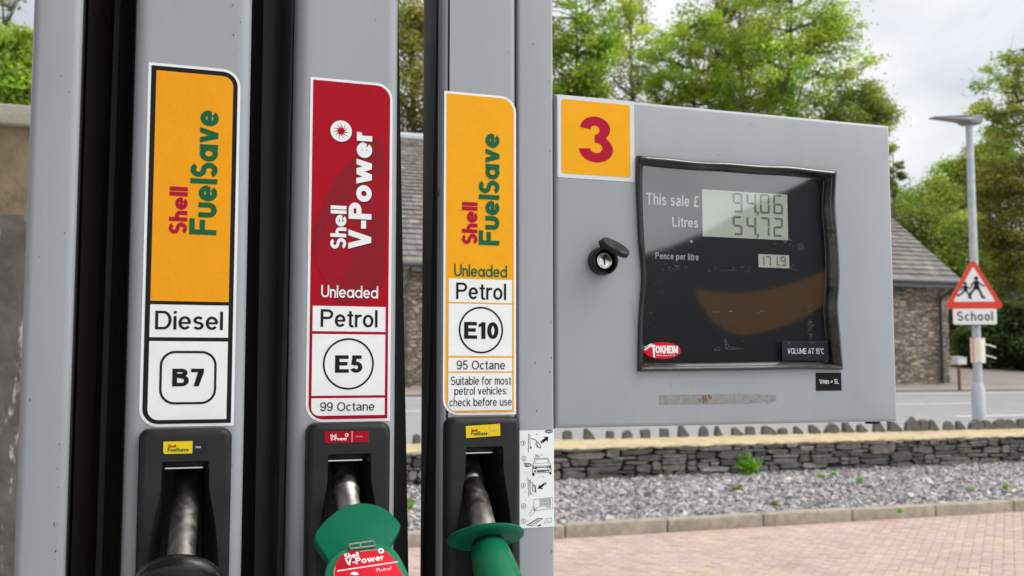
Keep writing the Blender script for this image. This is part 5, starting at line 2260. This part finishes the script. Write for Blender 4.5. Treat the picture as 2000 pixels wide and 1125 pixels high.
# ------------------------------------------------------------------ unseen canopy and gabled building, added to shade the pump and shape reflections
cn = empty('shading_canopy', (-3.5, -2, 0), 'unseen flat grey canopy on square columns, added to shade the pump', 'canopy')
b = MB()
b.box(-10, .5, -7, 2.3, 3.75, 4.3)  # out of view; reach and height set how the pump front darkens
b.build('roof', mat('canopy_grey', (.34, .34, .35), .6), cn)
for (x, y) in ((-6.5, -3), (-6.5, 1.4)):
    b = MB()
    b.bbox(x - .15, x + .15, y - .15, y + .15, 0, 3.75, .01)
    b.build('column', mat('canopy_column', (.4, .4, .4), .5), cn)
sh = empty('reflection_gable', (9, -13.5, 0), 'unseen dark gable with a curved orange shape, added for the pane to reflect', 'reflection_gable')
b = MB()
sx0, sx1, sy_ = 6.54, 17.36, -13.5  # gable slope shaped for the diagonal edge mirrored in the pane
b.add([(sx0, sy_, 0), (sx1, sy_, 0), (sx1, sy_, 2.3), ((sx0 + sx1) / 2, sy_, 5.6), (sx0, sy_, 2.3), (sx0, sy_ - 9, 0), (sx1, sy_ - 9, 0), (sx1, sy_ - 9, 2.3), ((sx0 + sx1) / 2, sy_ - 9, 5.6), (sx0, sy_ - 9, 2.3)],
      [(0, 4, 3, 2, 1), (5, 6, 7, 8, 9), (0, 5, 9, 4), (1, 2, 7, 6)])
b.build('wall', mat('gable_dark', (.022, .023, .028), .7), sh)
b = MB()
xm = (sx0 + sx1) / 2
b.add([(sx0 - .3, sy_ + .3, 2.14), (xm, sy_ + .3, 5.64), (xm, sy_ - 9.5, 5.64), (sx0 - .3, sy_ - 9.5, 2.14), (sx1 + .3, sy_ + .3, 2.14), (sx1 + .3, sy_ - 9.5, 2.14)], [(0, 1, 2, 3), (1, 4, 5, 2)])
b.build('roof', mat('gable_slate', (.05, .05, .055), .7), sh)
b = MB()
FP = [(8.13, 2.52), (8.18, 2.32), (8.43, 2.10), (8.78, 1.96), (9.18, 1.89), (9.58, 1.90), (10.08, 1.99), (10.68, 2.14), (11.38, 2.32), (12.28, 2.50), (12.28, 2.76), (10.68, 2.64), (9.38, 2.56)]  # bowl-shaped outline added to give the pane its orange reflection
nf = len(FP)
b.add([(x, sy_ + y, z) for y in (.12, .01) for x, z in FP], [tuple(range(nf)), tuple(range(nf, 2 * nf))[::-1]] + [(k, nf + k, nf + (k + 1) % nf, (k + 1) % nf) for k in range(nf)])
b.build('reflection_band', mat('reflection_orange', (.52, .22, .012), .5), sh)

b = MB()
b.tube([(10.35, sy_ + .01, 4.05), (10.35, sy_ + .05, 4.05)], .34, 32)  # pale disc added for the round bright spot in the pane
b.build('reflection_disc', mat('reflection_disc_white', (.8, .8, .8), .5), sh)
sh.rotation_euler = (0, 0, math.radians(32))

# ------------------------------------------------------------------ plants
def leaf_mat(name, c, tr=(.30, .42, .05), f=.42):
    m = bpy.data.materials.new(name)
    m.use_nodes = True
    N, L = m.node_tree.nodes, m.node_tree.links
    N.remove(N['Principled BSDF'])
    at_ = N.new('ShaderNodeVertexColor')
    at_.layer_name = 'tint'
    out = N['Material Output']
    df, tl_, gl = N.new('ShaderNodeBsdfDiffuse'), N.new('ShaderNodeBsdfTranslucent'), N.new('ShaderNodeBsdfGlossy')
    gl.inputs['Roughness'].default_value = .45
    for sh_, cc_ in ((df, c), (tl_, tr)):
        x = N.new('ShaderNodeMix')
        x.data_type = 'RGBA'
        x.blend_type = 'MULTIPLY'
        x.inputs['Factor'].default_value = 1
        x.inputs['A'].default_value = (*cc_, 1)
        L.new(at_.outputs['Color'], x.inputs['B'])
        L.new(x.outputs['Result'], sh_.inputs['Color'])
    m1, m2 = N.new('ShaderNodeMixShader'), N.new('ShaderNodeMixShader')
    m1.inputs['Fac'].default_value = f
    m2.inputs['Fac'].default_value = .04
    L.new(df.outputs['BSDF'], m1.inputs[1])
    L.new(tl_.outputs['BSDF'], m1.inputs[2])
    L.new(m1.outputs['Shader'], m2.inputs[1])
    L.new(gl.outputs['BSDF'], m2.inputs[2])
    L.new(m2.outputs['Shader'], out.inputs['Surface'])
    return m


LEAF = {
    'lime': leaf_mat('leaf_lime', (.215, .31, .030), (.56, .73, .068), .53),
    'weed': leaf_mat('leaf_weed', (.16, .34, .030), (.40, .74, .06), .5),
    'mid': leaf_mat('leaf_mid', (.165, .215, .034), (.43, .52, .065), .5),
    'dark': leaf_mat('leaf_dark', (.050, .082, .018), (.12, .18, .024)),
    'olive': leaf_mat('leaf_olive', (.20, .205, .045), (.48, .48, .08), .5),
    'brown': leaf_mat('leaf_brown', (.15, .155, .034), (.36, .36, .045)),
    'yellow': leaf_mat('leaf_yellow', (.21, .26, .038), (.48, .57, .065), .5),
    'pale': leaf_mat('leaf_pale', (.25, .25, .12), (.46, .46, .2)),
}
M['bark'] = mat('bark', (.085, .070, .052), .9, col2=(.13, .115, .085), scale=5, bump=.4, bscale=14)


def leaves(name, P, Nn, size, m, parent, rg, tints, asp=.55):
    """P leaf centres, tints per leaf"""
    n = len(P)
    d = rg.normal(size=(n, 3))
    d[:, 2] *= .6
    d /= np.linalg.norm(d, axis=1)[:, None]
    k = rg.normal(size=(n, 3)) + np.array([0, 0, .6])
    w = np.cross(d, k)
    w /= np.linalg.norm(w, axis=1)[:, None] + 1e-9
    sz_ = size * rg.uniform(.6, 1.35, n)[:, None]
    nn = np.cross(d, w)
    q = np.stack([P - d * sz_, P + w * sz_ * asp - nn * sz_ * .12, P + d * sz_, P - w * sz_ * asp - nn * sz_ * .12], 1).reshape(-1, 3)
    F_ = np.arange(n * 4).reshape(-1, 4)
    me = bpy.data.meshes.new(name)
    me.vertices.add(n * 4)
    me.vertices.foreach_set('co', q.astype(np.float32).ravel())
    me.loops.add(n * 4)
    me.loops.foreach_set('vertex_index', F_.ravel().astype(np.int32))
    me.polygons.add(n)
    me.polygons.foreach_set('loop_start', (np.arange(n) * 4).astype(np.int32))
    me.polygons.foreach_set('loop_total', np.full(n, 4, np.int32))
    me.materials.append(m)
    at_ = me.color_attributes.new('tint', 'FLOAT_COLOR', 'CORNER')
    at_.data.foreach_set('color', np.repeat(np.concatenate([tints, np.ones((n, 1))], 1), 4, 0).astype(np.float32).ravel())
    me.update()
    me.validate()
    o = bpy.data.objects.new(name, me)
    COL.objects.link(o)
    if parent is not None:
        o.parent = parent
        o.matrix_parent_inverse = Matrix.Translation(-parent.location)
    return o


def tree(name, label, cat, cx, cy, rx, ry, d, kind, seed, n_leaf=16000, clumps=90, leaf=.10, shell=.55, cl_r=.16, trunk_px=None, group='trees beyond the road', base=None, twigs=1.0, flat=.62, ragged=.25, limbs=7):
    """crown centred at photo point (cx, cy) with half sizes rx, ry in photo pixels, standing at depth d"""
    rg = np.random.default_rng(seed)
    c = pt(cx, cy, d)
    k = mper(cx, cy, d)
    RX, RZ = rx * k, ry * k
    RY = RX * .8
    tx = pt(trunk_px if trunk_px else cx, cy, d).x
    bz = G(d - 1) - .1 if base is None else base
    root = empty(name, (tx, d - 1, bz), label, cat, group)
    C_ = np.array([c.x, c.y, c.z])
    # clump centres: spread through an uneven crown
    dirs = rg.normal(size=(clumps, 3))
    dirs /= np.linalg.norm(dirs, axis=1)[:, None]
    rad = rg.uniform(0, 1, clumps) ** (1 / 3) * (1 - shell) + shell * rg.uniform(.72, 1.0, clumps)
    lobes = 1 + ragged * np.sin(dirs[:, 0] * 4.1 + seed) * np.cos(dirs[:, 2] * 5.3 + seed * 2) + rg.normal(0, ragged * .35, clumps)
    Q = C_ + dirs * (rad * lobes)[:, None] * np.array([RX, RY, RZ])
    cr_ = cl_r * (RX + RZ) / 2 * rg.uniform(.6, 1.4, clumps)
    # trunk and limbs
    b = MB()
    H = c.z - bz
    tr0 = max(.08, .013 * (H + RZ))
    top = Vector((c.x, c.y, c.z + RZ * .75))
    tp = []
    for i in range(9):
        t = i / 8
        tp.append(Vector((tx + (top.x - tx) * t ** 1.5 + rg.normal(0, .02 * RX), d - 1 + rg.normal(0, .02 * RX), bz + (top.z - bz) * t)))
    b.tube(tp, [tr0 * (1 - .88 * i / 8) for i in range(9)], 8)
    lim = []
    for i in range(limbs):
        t = .30 + .55 * i / max(1, limbs - 1)
        z0_ = bz + (top.z - bz) * t
        z0_ = max(z0_, c.z - RZ * .95)
        tt = (z0_ - bz) / (top.z - bz)
        st = Vector((tx + (c.x - tx) * tt ** 1.5, d - 1, z0_))
        az = rg.uniform(0, 2 * math.pi)
        ln_ = (.80 - .35 * t) * RX
        e = st + Vector((math.cos(az) * ln_, math.sin(az) * ln_ * .8, ln_ * rg.uniform(.5, 1.1)))
        m_ = (st + e) / 2 + Vector((0, 0, -ln_ * .08)) + Vector(rg.normal(0, .05 * RX, 3).tolist())
        r0 = tr0 * (.55 - .3 * t)
        P = [st, st.lerp(m_, .55), m_, m_.lerp(e, .5), e]
        b.tube(P, [r0, r0 * .8, r0 * .62, r0 * .45, r0 * .28], 6)
        lim.append(P)
    pts_all = np.array([list(p) for P in lim for p in P] + [list(p) for p in tp[3:]])
    for i in range(int(clumps * twigs)):
        q = Q[i % clumps]
        j = np.argmin(((pts_all - q) ** 2).sum(1) + (pts_all[:, 2] > q[2]) * RZ * RZ * .3)
        a = Vector(pts_all[j].tolist())
        e = Vector(q.tolist())
        m_ = (a + e) / 2 + Vector(rg.normal(0, .04 * RX, 3).tolist())
        r0 = tr0 * .14
        b.tube([a, m_, e], [r0, r0 * .6, r0 * .22], 4, cap=False)
        for _ in range(2):
            f_ = e + Vector((rg.normal(0, 1, 3) * cr_[i % clumps] * .9).tolist())
            b.tube([m_.lerp(e, .6), f_], [r0 * .4, r0 * .12], 3, cap=False)
    b.build('trunk', M['bark'], root, 60)
    # leaves
    per = rg.multinomial(n_leaf, cr_ ** 2 / (cr_ ** 2).sum())
    idx = np.repeat(np.arange(clumps), per)
    off = rg.normal(size=(n_leaf, 3)) * cr_[idx][:, None] * .62
    off[:, 2] *= flat
    Pn = Q[idx] + off
    ct = np.exp(rg.normal(0, .20, clumps))
    hue = rg.normal(0, .09, clumps)
    t = ct[idx] * np.exp(rg.normal(0, .16, n_leaf))
    tint = np.stack([t * (1 + hue[idx] + rg.normal(0, .05, n_leaf)), t, t * (1 - hue[idx] * .5)], 1).clip(.1, 2.5)
    leaves('crown', Pn, None, leaf, LEAF[kind], root, rg, tint)
    return root


TG = 'trees beyond the road'
tree('tree', 'bright green leafy tree directly above the orange number square', 'tree', 1125, 60, 100, 190, 44, 'lime', 1, 20000, 160, .09, trunk_px=1128, twigs=1, ragged=.3, cl_r=.13)
tree('sparse_tree', 'thin pale tree with few leaves between two fuller green trees', 'tree', 1232, 95, 50, 170, 52, 'pale', 2, 3000, 60, .10, trunk_px=1240, twigs=2, ragged=.4)
tree('tree', 'green tree of loose tiers left of the tallest tree', 'tree', 1345, 165, 110, 150, 46, 'lime', 3, 20000, 160, .09, trunk_px=1370, ragged=.35, cl_r=.13)
tree('tall_tree', 'tallest broad tree with open bright green foliage, reaching out of the top of the picture', 'tree', 1550, 70, 135, 230, 42, 'lime', 4, 27000, 240, .088, shell=.6, trunk_px=1532, twigs=1.2, ragged=.35, cl_r=.12, limbs=12)
tree('tree', 'olive brown twiggy tree filling the middle of the row above the display', 'tree', 1445, 110, 85, 190, 48, 'olive', 5, 17000, 140, .07, trunk_px=1460, twigs=3, ragged=.3, cl_r=.13)
tree('bushy_tree', 'rounded grey-green feathery tree beside the top right corner of the display box', 'tree', 1680, 240, 75, 85, 40, 'mid', 6, 14000, 70, .07, cl_r=.2, shell=.4, ragged=.2)
tree('tree', 'small fine-leaved tree just right of the display box', 'tree', 1745, 330, 28, 60, 41, 'mid', 7, 3500, 30, .075, ragged=.25)
for i, (cx, cy, rx, ry, d, kd, lb) in enumerate([
        (1800, 440, 95, 95, 50, 'mid', 'broad fresh green tree rising right behind the barn roof'),
        (1790, 590, 90, 90, 47, 'mid', 'dense green bush behind the barn eaves'),
        (1890, 520, 80, 110, 46, 'mid', 'dense green tree directly behind the warning triangle'),
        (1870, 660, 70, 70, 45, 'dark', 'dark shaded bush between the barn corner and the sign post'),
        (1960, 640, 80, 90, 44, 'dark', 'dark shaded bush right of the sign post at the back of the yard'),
        (1860, 390, 60, 75, 54, 'lime', 'light green treetop showing behind the lamp column'),
        (1930, 340, 60, 75, 52, 'mid', 'green treetop between the lantern and the brown conifer'),
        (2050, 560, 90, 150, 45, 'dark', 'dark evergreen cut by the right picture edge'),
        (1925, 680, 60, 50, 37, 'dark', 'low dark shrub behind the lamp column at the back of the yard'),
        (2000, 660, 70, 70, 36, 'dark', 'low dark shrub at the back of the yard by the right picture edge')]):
    tree('woodland_tree', lb, 'tree', cx, cy, rx, ry, d, kd, 20 + i, 22000, 110, .09, cl_r=.22, shell=.45, ragged=.2, limbs=5)
tree('conifer', 'tall brownish evergreen with drooping sprays at the right edge of the picture', 'tree', 1975, 420, 62, 170, 38, 'brown', 31, 24000, 110, .075, cl_r=.2, shell=.4, flat=.4, ragged=.2)
tree('maple_tree', 'near tree with yellow-green hanging leaves above the conifer', 'tree', 2005, 190, 105, 130, 22, 'yellow', 33, 9500, 110, .055, cl_r=.13, shell=.7, ragged=.45, trunk_px=2080, twigs=1.5)
tree('tree', 'lime green tree above the stained concrete wall', 'tree', 20, 150, 85, 85, 24, 'lime', 41, 20000, 80, .06, cl_r=.24, shell=.4)
tree('tree', 'olive green tree seen through the slit between two columns', 'tree', 805, 120, 90, 170, 42, 'olive', 43, 15000, 80, .09, cl_r=.2, shell=.4, twigs=2)
sparse = tree('sparse_tree', 'bare twiggy treetop against the sky at the top left corner', 'tree', -15, 20, 45, 90, 30, 'pale', 45, 700, 40, .07, twigs=3)

# wooded slope far behind
rg = np.random.default_rng(77)
n = 90000
cl = 800
qx = rg.uniform(-40, 75, cl)
qy = rg.uniform(44, 78, cl)
qz = np.array([G(y) for y in qy]) + rg.uniform(.5, 3.0, cl)
ix = rg.integers(0, cl, n)
P = np.stack([qx, qy, qz], 1)[ix] + rg.normal(size=(n, 3)) * np.array([1.5, 1.2, 1.2])
t = np.exp(rg.normal(0, .25, cl))[ix] * np.exp(rg.normal(0, .15, n))
o = leaves('distant_wood', P, None, .26, LEAF['mid'], None, rg, np.stack([t, t, t], 1))
tag(o, 'green wooded slope rising behind the barn and trees', 'wood', None, 'stuff')


def weed(label, px, py, d, wpx, hpx, kind, seed, n=260, leaf=.012, base=None, group='weeds in the slate bed'):
    rg = np.random.default_rng(seed)
    c = pt(px, py, d)
    k = mper(px, py, d)
    root = empty('weed', (c.x, c.y, c.z), label, 'weed', group)
    Wd, H = wpx * k / 2, hpx * k
    b = MB()
    P, ns = [], 14
    for i in range(ns):
        a = rg.uniform(0, 2 * math.pi)
        rr = rg.uniform(.2, 1)
        e = c + Vector((math.cos(a) * Wd * rr, math.sin(a) * Wd * rr * .6 - .01, H * rg.uniform(.5, 1.0)))
        m_ = c.lerp(e, .5) + Vector((0, 0, H * .15))
        b.tube([c - Vector((0, 0, .02)), m_, e], [.0016, .0012, .0006], 4, cap=False)
        for j in range(n // ns):
            t = rg.uniform(.3, 1.0)
            q = (c.lerp(m_, t * 2) if t < .5 else m_.lerp(e, t * 2 - 1))
            P.append(list(q + Vector((rg.normal(0, 1, 3) * leaf * .9).tolist())))
    b.build('stem', mat('weed_stem', (.10, .14, .03), .7), root)
    P = np.array(P)
    t = np.exp(rg.normal(0, .2, len(P)))
    leaves('foliage', P, None, leaf, LEAF[kind], root, rg, np.stack([t, t, t], 1), .4)
    return root


def dbed(py, px):
    """depth where the ray meets the slate bed"""
    r = ray(px, py)
    for k in range(700, 1010):
        d = k / 100
        z = CAM_Z + r.z / r.y * d
        if z <= bedz(d - 1) + .01:
            return d
    return 10.05


weed('bright green leafy weed growing at the foot of the wall', 1463, 942, WY + 1 - .09, 60, 58, 'weed', 1, 900, .018)
for i, (px, py, w, h, kd, lb) in enumerate([
        (1604, 936, 26, 12, 'weed', 'low bright green weed in the slates right of the big weed'),
        (1630, 933, 14, 12, 'weed', 'tiny upright weed beside the low one near the wall'),
        (1679, 945, 24, 14, 'weed', 'yellow-green weed standing alone in mid bed'),
        (1898, 964, 10, 13, 'weed', 'thin upright weed by the kerb towards the right'),
        (1963, 958, 14, 13, 'weed', 'small bushy weed by the kerb nearest the right edge'),
        (1437, 960, 34, 14, 'brown', 'dry brown-green weed below the big weed'),
        (1512, 990, 24, 10, 'brown', 'dry brown weed touching the kerb below the display'),
        (1190, 1012, 26, 10, 'brown', 'dry brown weed by the kerb nearest the pump'),
        (1757, 1000, 8, 5, 'weed', 'tiny green sprout at the kerb joint'),
        (800, 1000, 22, 24, 'weed', 'green weed seen through the slit between two columns')]):
    weed(lb, px, py, dbed(py, px), w, h, kd, 60 + i, 170, .011)
